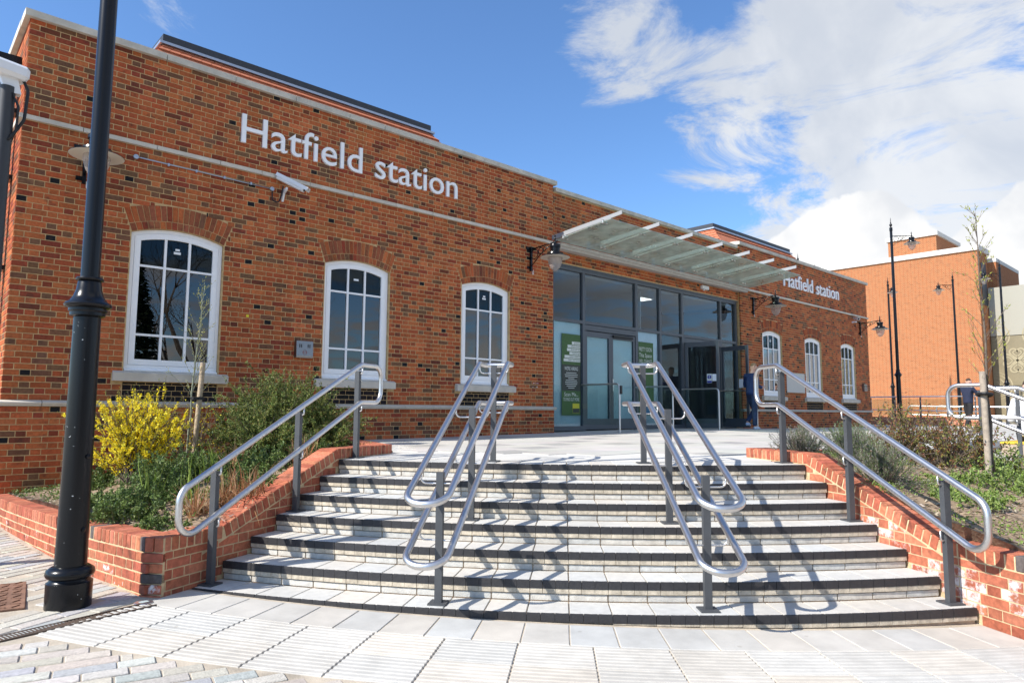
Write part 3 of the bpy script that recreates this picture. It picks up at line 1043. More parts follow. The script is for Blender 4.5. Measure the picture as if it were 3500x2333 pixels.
def bkey(q):
    c = Vector(((q[0]+q[1])/2, q[4], (q[2]+q[3])/2)); w_ = vis(*c)
    # things standing in front of the wall's foot are not counted
    return (-((q[1]-q[0])*(q[3]-q[2]))/(w_*w_)) if w_ and c.z > -.5 else 9
bricks.sort(key=bkey)
# wall body (joint mortar), one solid per bay with the window openings left open
wb = MB()
def wall_panel(x0, x1, z0, z1, yf, yb): wb.box(x0, x1, yf, yb, z0, z1)
def wall_bay(x0, x1, wins):
    yf, yb = .0045, .30
    wall_panel(x0+.005, x1-.005, -.70, .45, -.0255, yb)       # plinth
    wall_panel(x0+.005, x1-.005, .449, .526, .004, yb)
    edges = [x0+.005]
    for xc in wins: edges += [xc-HW, xc+HW]
    edges.append(x1-.005)
    for k in range(0, len(edges), 2): wall_panel(edges[k], edges[k+1], .526, 3.30, yf, yb)
    for xc in wins:
        wall_panel(xc-HW, xc+HW, .526, .80, .018, yb)
        # spandrel above the arch intrados
        n = 14; pts = []
        for k in range(n+1):
            t = -HALF+2*HALF*k/n; pts.append((xc+RAD*sin(t), ZC+RAD*cos(t)))
        for (xa, za), (xb2, zb2) in zip(pts, pts[1:]):
            wb.prism([(xa,yf,za),(xb2,yf,zb2),(xb2,yf,3.30),(xa,yf,3.30)], (0,yb-yf,0))
    wall_panel(x0+.005, x1-.005, 3.30, 5.385, yf, yb)
wall_bay(0, E0, WINS[:3]); wall_bay(E1, XW, WINS[3:])
wb.box(E0-.005, E1+.005, REC+.006, .30, 3.70, 5.27)
# left flank, right flank, back
wb.box(.005, .30, .30, 13, -.70, 5.385); wb.box(XW-.30, XW-.005, .30, 13, -.70, 5.385)
wb.box(.005, XW-.005, 12.7, 13, -.70, 5.385)
wall = wb.build('wall', MORTAR, ST)
# flank bricks (left end of the building, seen at a sharp angle in the sun)
fl = MB()
def flank(xf, sgn):
    for zb, n, par in ((.45-.075*15, 15, 1), (.525, 47, 1), (4.125, 17, 1)):
        for c in range(n):
            za = zb+c*.075+.005
            for a, b_, hd in course_units(.002, 6.0, (c+par+1) % 2):
                xx = xf+sgn*(.03 if zb < .45 else 0)
                fl.cbox((xx-sgn*.02, (a+b_)/2, za+.0325), (.02*1,0,0), (0,(b_-a)/2,0), (0,0,.0325), .003, pick_brick())
flank(.0, -1); flank(XW, 1)
fl.build('flank_bricks', BRICK_A, wall, kind='stuff')
mass = MB()
cnt = 0
for p, q, za, zt, yf, col in bricks:
    dy = random.uniform(-.0022, .0014)
    if cnt < 295 and (zt-za) > .06:
        place('brick', brick_mesh(q-p, .06, .065), BRICK_O, wall, ((p+q)/2, yf+.03+dy, (za+zt)/2), (0,random.uniform(-.004,.004),0), col); cnt += 1
    else:
        mass.cbox(((p+q)/2, yf+.02+dy, (za+zt)/2), ((q-p)/2,0,0), (0,.02,0), (0,0,(zt-za)/2), .0035, col)
mass.build('bricks', BRICK_A, wall, kind='stuff')
# arches over the windows: two rings of wedge bricks
for xc in WINS:
    for r0, r1, n in ((RAD+.004, RAD+.1065, 17), (RAD+.1165, RAD+.3315, 19)):
        for k in range(n):
            t0 = -HALF+2*HALF*k/n; t1 = -HALF+2*HALF*(k+1)/n
            g0, g1 = .005/r0, .005/r1
            yf = random.uniform(-.003, .001)
            pts = [(xc+r0*sin(t0+g0), yf, ZC+r0*cos(t0+g0)), (xc+r0*sin(t1-g0), yf, ZC+r0*cos(t1-g0)),
                   (xc+r1*sin(t1-g1), yf, ZC+r1*cos(t1-g1)), (xc+r1*sin(t0+g1), yf, ZC+r1*cos(t0+g1))]
            o = MB().prism(pts, (0,.05,0)).build('arch_brick', BRICK_O, wall)
            o.color = (*(pick_brick() if random.random() < .5 else jit((.27,.085,.04), .15)), 1)
# stone: plinth course, string course, coping
def stone_run(x0, x1, name, prof, ln=.9, m_=STONE):
    x = x0; k = 0
    while x < x1-.02:
        l_ = min(ln*random.uniform(.62, 1.08), x1-x)
        if x1-(x+l_) < .3: l_ = x1-x
        dz = random.uniform(-.0015,.0015)
        MB().prism([(x+.004, y, z+dz) for y, z in prof], (l_-.008,0,0)).build(name, m_, ST)
        x += l_; k += 1
PL = [(.05,.452),(-.055,.452),(-.055,.475),(-.075,.480),(-.075,.500),(-.004,.525),(.05,.525)]
SC = [(.05,4.052),(-.045,4.052),(-.045,4.108),(0,4.122),(.05,4.122)]
CP = [(.36,5.387),(-.065,5.387),(-.065,5.478),(.15,5.50),(.36,5.49)]
for xa, xb in ((-.045, E0+.045), (E1-.045, XW+.045)):
    stone_run(xa, xb, 'plinth_stone', PL, .62)
    stone_run(xa, xb, 'string_stone', SC, .85)
    stone_run(xa-.02, xb+.02, 'coping_stone', CP, .92, STONE_C)
CPE = [(.42,5.272),(-.01,5.272),(-.01,5.360),(.18,5.378),(.42,5.37)]
stone_run(E0+.07, E1-.07, 'coping_stone', CPE, .92, STONE_C)
for y0 in (.30, 1.25, 2.2, 3.15, 4.1, 5.05):                # flank coping and string course
    MB().box(-.065, .36, y0+.065, y0+.95+.06, 5.387, 5.495).build('coping_stone', STONE_C, ST)
    MB().box(-.045, .05, y0-.24, y0+.70, 4.052, 4.12).build('string_stone', STONE, ST)
    MB().box(-.075, .05, y0-.24, y0+.70, .452, .52).build('plinth_stone', STONE, ST)
# windows
def outline(xc, y, hw, z0, inset, n=12):
    hw2 = hw-inset; r = RAD-inset; half = math.asin(min(.999, hw2/r))
    pts = [(xc-hw2, y, z0+inset), (xc+hw2, y, z0+inset)]
    for k in range(n+1):
        t = half-2*half*k/n
        pts.append((xc+r*sin(t), y, ZC+r*cos(t)))
    return pts
STICK = mat('paper_sticker', (.75,.78,.8), .6)
for wi, xc in enumerate(WINS):
    yf = .055; zb = .965
    fr = MB(); fr.ring(outline(xc, yf, HW-.003, zb, .003), outline(xc, yf, HW, zb, .055), (0,.09,0))
    wf = fr.build('window', WHITE, ST, label='arched white painted window')
    s = MB(); s.ring(outline(xc, yf-.004, HW, zb, .058), outline(xc, yf-.004, HW, zb, .135), (0,.06,0))
    s.build('sash', WHITE, wf)
    MB().prism([(xc-HW+.01,.12,.935),(xc-HW+.01,.005,.935),(xc-HW+.01,.0,.95),(xc-HW+.01,.05,.972),(xc-HW+.01,.12,.972)], (2*HW-.02,0,0)).build('sub_sill', WHITE, wf)
    gl0, gl1 = xc-HW+.135, xc+HW-.135
    gw = (gl1-gl0)/3
    zb_ = zb+.135
    bars_z = (1.44, 2.40)
    for k in (1, 2):
        x = gl0+gw*k; zt = ZC+math.sqrt((RAD-.13)**2-(x-xc)**2)
        MB().box(x-.016, x+.016, yf+.0, yf+.05, zb_-.005, zt).build('glazing_bar', WHITE, wf)
    for z in bars_z:
        for k in range(3):
            MB().box(gl0+gw*k+(.0165 if k else -.004), gl0+gw*(k+1)-(.0165 if k < 2 else -.004), yf+.004, yf+.05, z-.015, z+.015).build('glazing_bar', WHITE, wf)
    zs_ = [zb_-.01, bars_z[0], bars_z[1]]
    for k in range(3):
        xa, xb = gl0+gw*k+(.0165 if k else -.01), gl0+gw*(k+1)-(.0165 if k < 2 else -.01)
        for q in range(3):
            z0_ = zs_[q]+(.0155 if q else 0)
            if q < 2: MB().box(xa, xb, yf+.026, yf+.032, z0_, zs_[q+1]-.0155).build('pane', GLASSW, wf)
            else:
                pts = [(xa, yf+.026, z0_), (xb, yf+.026, z0_)]
                for j in range(7):
                    x = xb+(xa-xb)*j/6; pts.append((x, yf+.026, ZC+math.sqrt((RAD-.125)**2-(x-xc)**2)))
                MB().prism(pts, (0,.006,0)).build('pane', GLASSW, wf)
    if wi < 4:
        st = MB(); st.box(xc-.05, xc+.045, yf+.018, yf+.0185, 2.625, 2.66)
        if wi != 1: st.box(xc-.03, xc+.03, yf+.018, yf+.0185, 2.675, 2.705)
        st.build('sticker', STICK, wf)
    MB().prism([(xc-.75,.05,.795),(xc-.75,-.075,.795),(xc-.75,-.075,.905),(xc-.75,.0,.932),(xc-.75,.05,.934)], (1.5,0,0)).build('sill', STONE, wf)
# dark rooms behind the windows
for xa, xb in ((.31, E0-.02), (E1+.02, XW-.31)):
    rm = MB(); rm.box(xa, xb, 3.4, 3.45, -.05, 3.6); rm.box(xa, xb, .32, 3.4, -.06, -.02); rm.box(xa, xb, .32, 3.4, 3.55, 3.6)
    rm.build('interior', DARKIN, ST)
# flat roof deck and the tiled lantern roofs behind the parapets
MB().box(.30, XW-.30, .30, 12.7, 5.0, 5.06).build('roof_deck', SLATE, ST)
def lantern(xa, xb):
    y0, y1, zb, zt = 2.0, 6.5, 6.62, 6.80
    by0 = .72; bz = 5.3; ov = (zb-bz)
    A = [(xa-.25-ov*.55, by0, bz), (xb+.25+ov*.55, by0, bz), (xb+.25+ov*.55, y1+y0-by0, bz), (xa-.25-ov*.55, y1+y0-by0, bz)]
    T = [(xa, y0, zb), (xb, y0, zb), (xb, y1, zb), (xa, y1, zb)]
    rf = MB(); rf.add(A+T, [(0,1,5,4),(1,2,6,5),(2,3,7,6),(3,0,4,7),(3,2,1,0),(4,5,6,7)])
    r_ = rf.build('roof', RTILE, ST)
    # tile courses on the slope seen over the parapet
    n = 13
    for c in range(n):
        t0, t1 = c/n, (c+1)/n
        def mixp(i, j, t): return Vector(A[i]).lerp(Vector(T[i]), t).lerp(Vector(A[j]).lerp(Vector(T[j]), t), 0)
        for i, j, nr in ((0, 1, Vector((0,-1,.8)).normalized()), (3, 0, Vector((-1,0,.8)).normalized())):
            a0 = Vector(A[i]).lerp(Vector(T[i]), t0); b0 = Vector(A[j]).lerp(Vector(T[j]), t0)
            a1 = Vector(A[i]).lerp(Vector(T[i]), t1); b1 = Vector(A[j]).lerp(Vector(T[j]), t1)
            if c < n-5: 
                continue
            m_ = int((b0-a0).length/.17)
            for k in range(m_):
                p0, p1 = a0.lerp(b0, (k+.02)/m_), a0.lerp(b0, (k+.98)/m_)
                q0, q1 = a1.lerp(b1, (k+.02)/m_), a1.lerp(b1, (k+.98)/m_)
                if c >= n-2 and i == 0 or (i == 3 and k > m_-6):
                    bb = MB(); e = nr*.03; f_ = nr*.012
                    bb.add([p0+e, p1+e, q1+f_, q0+f_, p0+nr*.002, p1+nr*.002, q1, q0], [(0,1,2,3),(0,4,5,1),(1,5,6,2),(3,7,4,0)])
                    bb.build('roof_tile', RTILE, r_)
    MB().box(xa-.10, xb+.10, y0-.10, y1+.10, zb-.02, zb+.025).build('flashing', GALV, ST)
    MB().box(xa-.04, xb+.04, y0-.03, y1+.03, zb+.026, zt).build('roof_curb', SLATE, ST)
lantern(2.10, 7.62); lantern(19.40, 24.90)
# rainwater pipe on the sunny flank
dp = thing('downpipe', 'black rainwater downpipe on the sunlit end wall of the station', 'pipe', (-.12, .64, 0))
MB().tube([(-.13,.66,-.85),(-.13,.66,4.9)], .085, 14).build('pipe', BLACKP, dp, smooth='auto')
MB().box(-.25, -.005, .50, .84, 4.7, 5.05).build('hopper', BLACKP, dp)
for z in (.9, 2.2, 3.4, 4.3): MB().box(-.235, -.003, .555, .765, z, z+.06).build('pipe_clip', BLACKP, dp)

# letters
def letters(root, text, x0, length, zb, cap_h):
    base = text_mesh('H', 1.0); xb = mesh_bounds(base); ch = xb[3]-xb[2]
    lm = mesh_bounds(text_mesh('l', 1.0))[1]
    total = mesh_bounds(text_mesh(text, 1.0)); tl = total[1]-total[0]
    sx, sz = length/tl, cap_h/ch
    for i, chh in enumerate(text):
        if chh == ' ': continue
        me = text_mesh(chh, 1.0, depth=.02)
        adv = mesh_bounds(text_mesh(text[:i]+'l', 1.0))[1]-lm if i else 0
        vs = [(x0-total[0]*sx+(adv+v.co.x)*sx, -.022-v.co.z*1.0, zb+v.co.y*sz) for v in me.vertices]
        f = [tuple(p.vertices) for p in me.polygons]
        MB().add(vs, f).build('letter', WHITE, root)
sg = thing('station_sign', 'white lettering Hatfield station above the three larger arched windows beside the lamp post', 'sign', (2.72,-.02,4.487))
letters(sg, 'Hatfield station', 2.72, 4.17, 4.487, .452)
sg2 = thing('station_sign', 'white lettering Hatfield station partly hidden behind the glass canopy', 'sign', (20.22,-.02,4.50))
letters(sg2, 'Hatfield station', 20.22, 4.22, 4.50, .452)

# ------------------------------------------------------------------ glazed entrance
EN = thing('entrance_screen', 'grey framed glass entrance screen with posters and double doors', 'glazing', (13.5,.12,0))
GY = .10                               # face of the frame
MU = [9.66, 10.694, 12.649, 13.646, 14.647, 16.566, 17.41]
ZH, ZTR = 3.66, 2.45
fw2 = .035
def fbar(x0, x1, z0, z1, nm='frame_bar', y0=GY, y1=GY+.10, par=None): return MB().box(x0, x1, y0, y1, z0, z1).build(nm, FRAME, par or EN)
for i, x in enumerate(MU):
    w_ = .045
    fbar(max(E0+.006, x-w_), min(E1-.006, x+w_), .0, ZH, 'mullion')
for xa, xb in zip(MU, MU[1:]):
    fbar(xa+.046, xb-.046, ZH-.07, ZH, 'transom'); fbar(xa+.046, xb-.046, ZTR-.035, ZTR+.035, 'transom')
fbar(E0+.006, E1-.006, ZH+.0005, 3.72, 'frame_head', GY-.02, GY+.10)
def pane(xa, xb, za, zb, y=GY+.045, m_=GLASSE, par=None): return MB().box(xa, xb, y, y+.008, za, zb).build('pane', m_, par or EN)
for xa, xb in zip(MU, MU[1:]): pane(xa+.044, xb-.044, ZTR+.034, ZH-.069)
FILM = mat('pale_window_film', (.62,.76,.77), .75, var=.06, scale=2)
FILM2 = mat('white_window_film', (.78,.80,.84), .7, var=.05, scale=2)
for k, film in ((0, FILM), (2, FILM2), (3, None)):
    xa, xb = MU[k], MU[k+1]
    fbar(xa+.046, xb-.046, .0, .10, 'transom')
    pane(xa+.044, xb-.044, .099, ZTR-.034)
    if film: MB().box(xa+.05, xb-.05, GY+.075, GY+.077, .10, ZTR-.036).build('window_film', film, EN)
def door_leaf(root, hinge, ang, width, sign, film=None):
    """hinged leaf; ang 0 = closed; sign +1 opens with the hinge on the left"""
    d = Vector((cos(ang)*sign, -sin(ang), 0)); n = Vector((d.y, -d.x, 0)).normalized()*(.022)
    h = Vector(hinge)
    lf = MB()
    def bar(s0, s1, z0, z1, t=1.0): lf.obox(h+d*((s0+s1)/2)+Vector((0,0,(z0+z1)/2)), d*((s1-s0)/2), n*t, (0,0,(z1-z0)/2))
    top = 2.26
    bar(0, .075, .02, top); bar(width-.075, width, .02, top); bar(.0755, width-.0755, .02, .26, .98); bar(.0755, width-.0755, top-.12, top, .98)
    o = lf.build('door', FRAME, root)
    g = MB(); g.obox(h+d*(width/2)+Vector((0,0,1.2)), d*(width/2-.074), n*.18, (0,0,.945)); g.build('pane', GLASSE, o)
    if film:
        g = MB(); g.obox(h+d*(width/2)+Vector((0,.03,1.2)), d*(width/2-.078), n*.05, (0,0,.94)); g.build('window_film', film, o)
    c = MB(); c.obox(h+d*(width*.55)+Vector((0,0,top-.055))-n*2.2*(1 if sign > 0 else 1), d*(width*.40), n*1.1, (0,0,.03)); c.build('closer', BLACKR, o)
    c = MB(); c.obox(h+d*(width-.04)+Vector((0,0,1.05))-n*1.6, d*.012, n*.5, (0,0,.14)); c.build('handle', STEEL, o)
    return o
fbar(MU[1]+.046, MU[2]-.046, 2.28, 2.40, 'door_head')
fbar(MU[4]+.046, MU[5]-.046, 2.28, 2.40, 'door_head')
w1 = (MU[2]-MU[1]-.10)/2
door_leaf(EN, (MU[1]+.048, GY+.04, 0), 0, w1, 1, FILM)
door_leaf(EN, (MU[2]-.048, GY+.04, 0), 0, w1, -1, FILM)
w2 = (MU[5]-MU[4]-.10)/2
dl1 = door_leaf(EN, (MU[4]+.050, GY-.03, 0), R(78), w2, 1)
dl2 = door_leaf(EN, (MU[5]-.050, GY-.03, 0), R(80), w2, -1)
k = 5
fbar(MU[5]+.046, MU[6]-.046, .0, .10, 'transom'); pane(MU[5]+.044, MU[6]-.044, .099, ZTR-.034)
# hall behind: floor, ceiling, back wall
hall = MB(); hall.box(E0, E1, 6.0, 6.1, 0, 3.6); hall.box(E0, E1, .22, 6.0, -.08, -.005); hall.box(E0-.02, E0+.03, .32, 6, 0, 3.6); hall.box(E1-.03, E1+.02, .32, 6, 0, 3.6)
hall.build('hall', mat('hall_wall', (.07,.075,.085), .8), EN)
MB().box(E0, E1, .31, 6.0, 3.55, 3.62).build('ceiling', mat('hall_ceiling', (.35,.37,.4), .9), EN)
MB().box(13.18, 13.22, .4, 4.0, 0, 3.5).build('partition', mat('hall_partition', (.30,.32,.33), .9), EN)
LITP = bpy.data.materials.new('lit_panel'); LITP.use_nodes = True
LITP.node_tree.nodes['Principled BSDF'].inputs['Emission Color'].default_value = (1,.98,.95,1)
LITP.node_tree.nodes['Principled BSDF'].inputs['Emission Strength'].default_value = 2.0
for x, y, lab in ((14.3, 1.3, 'lit square ceiling light just behind the dark pane beside the open doors'), (15.6, 2.9, 'lit square ceiling light deeper in the hall behind the open doors'), (11.0, 2.4, 'lit square ceiling light above the closed double doors')):
    t = thing('ceiling_light', lab, 'light', (x,y,3.545), 'ceiling lights in the hall')
    MB().box(x-.3, x+.3, y-.3, y+.3, 3.525, 3.549).build('frame', WHITEP, t)
    MB().box(x-.27, x+.27, y-.27, y+.27, 3.519, 3.5245).build('diffuser', LITP, t)
# speaker unit seen through the glass
# posters
POSTG = mat('poster_grass_print', (.045,.11,.028), .6, var=.55, scale=60)
POSTK = mat('poster_dark_print', (.035,.042,.035), .6)
POSTW = mat('poster_white_print', (.62,.66,.62), .6)
POSTY = mat('poster_yellow_print', (.55,.5,.03), .6)
BLUEP = mat('blue_notice_print', (.02,.035,.3), .5)
TXT = mat('print_dark_green_text', (.03,.07,.03), .6)
def flat_text(root, s, x, z, h, m_, y, align='LEFT', maxw=None):
    me = text_mesh(s, 1.0); b0 = mesh_bounds(me)
    ch = b0[3]-b0[2]; w_ = b0[1]-b0[0]
    k = h/.72; sx = k
    if maxw and w_*k > maxw: sx = maxw/w_
    ox = {'LEFT': -b0[0]*sx, 'CENTER': -(b0[0]+b0[1])/2*sx, 'RIGHT': -b0[1]*sx}[align]
    vs = [(x+ox+v.co.x*sx, y, z+v.co.y*k) for v in me.vertices]
    MB().add(vs, [tuple(p.vertices) for p in me.polygons]).build('lettering', m_, root)
def poster(name, lab, x0, x1, z0, z1, y):
    t = thing(name, lab, 'poster', ((x0+x1)/2, y, z0))
    MB().box(x0, x1, y, y+.002, z0, z1).build('sheet', POSTG, t)
    return t
yp = GY+.036
p1 = poster('poster', 'tall grass-green shop poster with white tags and hiring notice', 9.99, 10.60, .34, 2.15, yp)
xr = 10.60
for i, (s, w_) in enumerate((('grocery', .28), ('whole foods', .42), ('fruit and veg', .44), ('food to go', .36), ('instore bakery', .52), ('beers and wines', .55))):
    zt = 1.985-i*.078
    MB().box(xr-w_, xr-.004, yp-.002, yp-.0005, zt-.064, zt).build('white_tag', POSTW, p1)
    flat_text(p1, s, xr-.02, zt-.045, .042, TXT, yp-.0035, 'RIGHT', w_-.05)
MB().box(9.995, 10.595, yp-.002, yp-.0005, .88, 1.46).build('dark_panel', POSTK, p1)
flat_text(p1, "WE'RE HIRING", 10.295, 1.335, .085, POSTW, yp-.004, 'CENTER', .44)
for j, wln in enumerate((.34,.42,.40,.2,.36,.40,.38,.30,.2)):
    MB().box(10.295-wln/2, 10.295+wln/2, yp-.004, yp-.003, 1.275-j*.042, 1.287-j*.042).build('text_line', POSTW, p1)
flat_text(p1, 'Scan Me...', 10.295, .76, .09, POSTW, yp-.004, 'CENTER', .46)
flat_text(p1, 'TO FIND OUT MORE', 10.295, .655, .075, POSTW, yp-.004, 'CENTER', .52)
MB().box(10.34, 10.56, yp-.002, yp-.0005, .39, .60).build('yellow_panel', POSTY, p1)
MB().box(10.345, 10.555, yp-.004, yp-.0025, .395, .49).build('dark_panel', POSTK, p1)
p2 = poster('poster', 'green poster announcing a change behind the steel handrail', 12.755, 13.36, .35, 2.16, yp)
for i, s in enumerate(('PRETTY SOON', 'This Space', 'WILL CHANGE')):
    flat_text(p2, s, 13.03, 1.93-i*.15, .105, POSTW, yp-.004, 'CENTER', .52)
MB().box(12.80, 13.30, yp-.002, yp-.0005, .36, .62).build('blue_panel', mat('poster_blue_print', (.05,.16,.3), .6), p2)
# door notices
nt1 = thing('door_notice', 'blue and white fire door notice with exclamation mark on the open door', 'notice', (15.0,-.6,1.3))
d = Vector((cos(R(78)), -sin(R(78)), 0)); hh = Vector((MU[4]+.05, GY-.03, 0)); nn = Vector((d.y,-d.x,0)).normalized()
def on_leaf(s0, s1, z0, z1, m_, nm, lift, root=nt1):
    q = MB(); q.obox(hh+d*((s0+s1)/2)+nn*lift+Vector((0,0,(z0+z1)/2)), d*((s1-s0)/2), nn*.0006, (0,0,(z1-z0)/2)); return q.build(nm, m_, root)
on_leaf(w2-.33, w2-.20, 1.18, 1.42, POSTW, 'sheet', .010)
on_leaf(w2-.325, w2-.205, 1.185, 1.24, BLUEP, 'blue_strip', .0125)
q = MB(); q.lathe([(.0,0),(.052,0),(.052,.001),(0,.001)], hh+d*(w2-.265)+nn*.0125+Vector((0,0,1.335)), 18, axis=nn); q.build('blue_disc', BLUEP, nt1)
on_leaf(w2-.272, w2-.258, 1.32, 1.375, POSTW, 'exclamation_mark', .015); on_leaf(w2-.272, w2-.258, 1.295, 1.31, POSTW, 'exclamation_dot', .015)
on_leaf(w2-.19, w2-.08, 1.23, 1.41, FILM2, 'automatic_door_sheet', .010)
nt2 = thing('door_notice', 'pale paper notice on the outer door beside the walking man', 'notice', (16.5,-.7,1.2))
d = Vector((-cos(R(80)), -sin(R(80)), 0)); hh = Vector((MU[5]-.05, GY-.03, 0)); nn = Vector((-abs(d.y),0,0)); nn = Vector((d.y,-d.x,0)).normalized(); nn = nn if nn.x < 0 else -nn
on_leaf(w2-.32, w2-.18, 1.10, 1.34, FILM2, 'sheet', .012, nt2); on_leaf(w2-.17, w2-.06, 1.17, 1.33, POSTW, 'automatic_door_sheet', .012, nt2)
# hoop barriers beside the doors
for i, (x, lab) in enumerate(((MU[1], 'slim steel hoop barrier at the closed glass doors beside the hiring poster'), (MU[2], 'slim steel hoop barrier between the poster and the dark pane'),
                 (MU[4], 'slim steel hoop barrier under the open left door leaf'), (MU[5], 'slim steel hoop barrier beside the open right door leaf'))):
    t = thing('door_barrier', lab, 'barrier', (x, -.5, 0))
    xo = x-.09
    pts = fillet([(xo, GY-.0, 1.02), (xo, -.98, 1.02), (xo, -.98, pz(xo,-.98)+.004)], .09, 6)
    MB().tube(pts, .02, 10).build('hoop', STEEL, t, smooth='auto')
    MB().box(xo-.004, xo+.004, -.94, GY-.01, .14, 1.0).build('infill_pane', GLASSB, t)
    if i < 2: MB().box(xo-.03, xo+.03, -1.035, -1.003, .80, .98).build('push_pad', BLACKR, t)

# ------------------------------------------------------------------ glass canopy
CN = thing('glass_canopy', 'glass entrance canopy with seven white steel fins above the doors', 'canopy', (13.6,-.9,4.1))
def cz(y): return 4.10+(-.18-y)*.105
fins = [9.55+1.25*i for i in range(7)]
gx = [9.47]+[9.55+1.25*i for i in range(1,6)]+[17.72]
edges = [9.47, 10.80, 12.05, 13.30, 14.55, 15.80, 17.05, 17.78]
for xa, xb in zip(edges, edges[1:]):
    y0, y1 = -.16, -1.70
    MB().add([(xa+.006,y0,cz(y0)),(xb-.006,y0,cz(y0)),(xb-.006,y1,cz(y1)),(xa+.006,y1,cz(y1)),
              (xa+.006,y0,cz(y0)+.014),(xb-.006,y0,cz(y0)+.014),(xb-.006,y1,cz(y1)+.014),(xa+.006,y1,cz(y1)+.014)],
             [(0,1,2,3),(7,6,5,4),(0,4,5,1),(1,5,6,2),(2,6,7,3),(3,7,4,0)]).build('glass_panel', GLASSC, CN)
FINM = mat('fin_paint', (.30,.31,.32), .3)
for x in fins:
    f_ = MB(); f_.prism([(x-.008, REC+.0, cz(-.1)+.05), (x-.008, -1.93, cz(-1.93)+.045), (x-.008, -1.93, cz(-1.93)+.120), (x-.008, REC+.0, cz(-.1)+.15)], (.016,0,0))
    fo = f_.build('fin', FINM, CN)
    MB().box(x-.06, x+.06, REC-.012, REC-.0005, cz(0)-.0, cz(0)+.26).build('fin_plate', GALV, fo)
    for y in (-.38, -1.48):
        s_ = MB()
        for dx in (-.06, .06):
            s_.lathe([(.026,-.022),(.03,-.012),(.03,-.006),(.012,-.005),(.012,.052),(.0,.052)], (x+dx, y, cz(y)), 10)
        s_.box(x-.075, x+.075, y-.012, y+.012, cz(y)+.046, cz(y)+.06)
        s_.build('spider_fitting', STEEL, CN)
bmv = MB(); bmv.prism([(9.66,REC+.0,3.965),(9.66,-.12,3.965),(9.66,-.12,4.02),(9.66,-.16,4.02),(9.66,-.16,4.085),(9.66,REC+.0,4.10)], (8.08,0,0))
bmv.build('gutter_beam', mat('beam_paint', (.47,.45,.42), .6, var=.1), CN)
# ------------------------------------------------------------------ handrails of the steps
POST_R = (9.955, 8.93, 7.945)
POST_Z = (-.932, -.506, -.08)
def rail_frame(a, dz=0.0):
    d = pol(1, a)-CC; d = Vector((d.x, d.y, 0)); n = Vector((-d.y, d.x, 0))
    return lambda r, s, z: CC+d*r+n*s+Vector((0,0,z+dz)), d, n
def rail_z(r, lvl): return lvl-max(0, r-7.97)*.455
def add_post(root, W, d, n, r, z, h):
    p = W(r, 0, z)
    MB().obox(p+Vector((0,0,h/2+.010)), d*.022, n*.026, (0,0,h/2)).build('post', GREYP, root)
    MB().obox(p+Vector((0,0,.006)), d*.065, n*.065, (0,0,.0055)).build('base_plate', GREYP, root)
def side_rail(a, label, inward, dz=0.0, posts=(0,1,2)):
    W, d, n = rail_frame(a, dz)
    t = thing('handrail', label, 'handrail', tuple(W(9, 0, -.5)), 'handrails on the steps')
    rt, rb = 7.56, 10.36
    loop = [W(rt, 0, .91), W(7.97, 0, .91), W(rb, 0, rail_z(rb, .91)), W(rb, 0, rail_z(rb, .51)+.02), W(7.97, 0, .51), W(rt, 0, .51)]
    pts = fillet(loop, [.13,.12,.13,.13,.12,.13], 8, closed=True)
    MB().tube(pts, .0245, 14, closed=True).build('rail', STEEL, t, smooth=True)
    for k in posts:
        r, z = POST_R[k], POST_Z[k]
        zr = rail_z(r, .91)
        hpost = zr-z-.075
        off = inward*.055
        Wp = lambda rr, s, zz, o=off: W(rr, s+o, zz)
        add_post(t, Wp, d, n, r, z, hpost)
        for lvl in (.91, .51):
            zz = rail_z(r, lvl)
            br = fillet([W(r, 0, zz-.022), W(r, 0, zz-.095), W(r, off*.75, zz-.095)], .04, 5)
            MB().tube(br, .007, 8).build('bracket', STEEL, t, smooth=True)
    return t
def double_rail(a, label, dz=0.0, posts=(0,1,2)):
    W, d, n = rail_frame(a, dz)
    t = thing('handrail', label, 'handrail', tuple(W(9, 0, -.5)), 'handrails on the steps')
    hw = .145
    for lvl, rt in ((.91, 7.66), (.51, 7.66)):
        rb = 10.38
        loop = [W(rt, -hw, lvl), W(7.97, -hw, lvl), W(rb, -hw, rail_z(rb, lvl)), W(rb, hw, rail_z(rb, lvl)), W(7.97, hw, lvl), W(rt, hw, lvl)]
        pts = fillet(loop, [.05,.10,.14,.14,.10,.05], 8, closed=True)
        MB().tube(pts, .0245, 14, closed=True).build('rail', STEEL, t, smooth=True)
    for k in posts:
        r, z = POST_R[k], POST_Z[k]
        add_post(t, W, d, n, r, z, rail_z(r, .91)-z-.03)
        for lvl in (.91, .51):
            zz = rail_z(r, lvl)
            br = fillet([W(r, -hw, zz-.02), W(r, -hw, zz-.10), W(r, hw, zz-.10), W(r, hw, zz-.02)], .05, 5)
            MB().tube(br, .007, 8).build('bracket', STEEL, t, smooth=True)
    return t
side_rail(-152.40, 'steel loop handrail along the brick wall below the yellow broom', -1)
double_rail(-141.8, 'double steel handrail on the steps standing before the closed doors')
double_rail(-130.95, 'double steel handrail on the steps standing before the open doors')
side_rail(-120.75, 'steel loop handrail along the wall of the lavender bed', 1)
side_rail(-97.0, 'steel loop handrail on the far steps past the rose bed by the staked tree', -1, -.13)
double_rail(-86, 'double steel handrail on the far steps behind the staked tree', -.13)
# second flight beyond the planting bed
s2 = thing('side_steps', 'second curved flight of steps beyond the planting bed', 'steps', pol(9, -80, -1))
for i in range(7):
    ri, zt = R0+TREAD*i, Z0-.13-RISE*i
    for k in range(12):
        a0, a1 = -97.6+k*2.8, -97.6+(k+1)*2.8
        sobj(sector_block(7.26 if i == 0 else ri-TREAD+.002, ri, a0, a1, .40, zt, .006), 'tread_slab', TRD, s2, concol(.05))

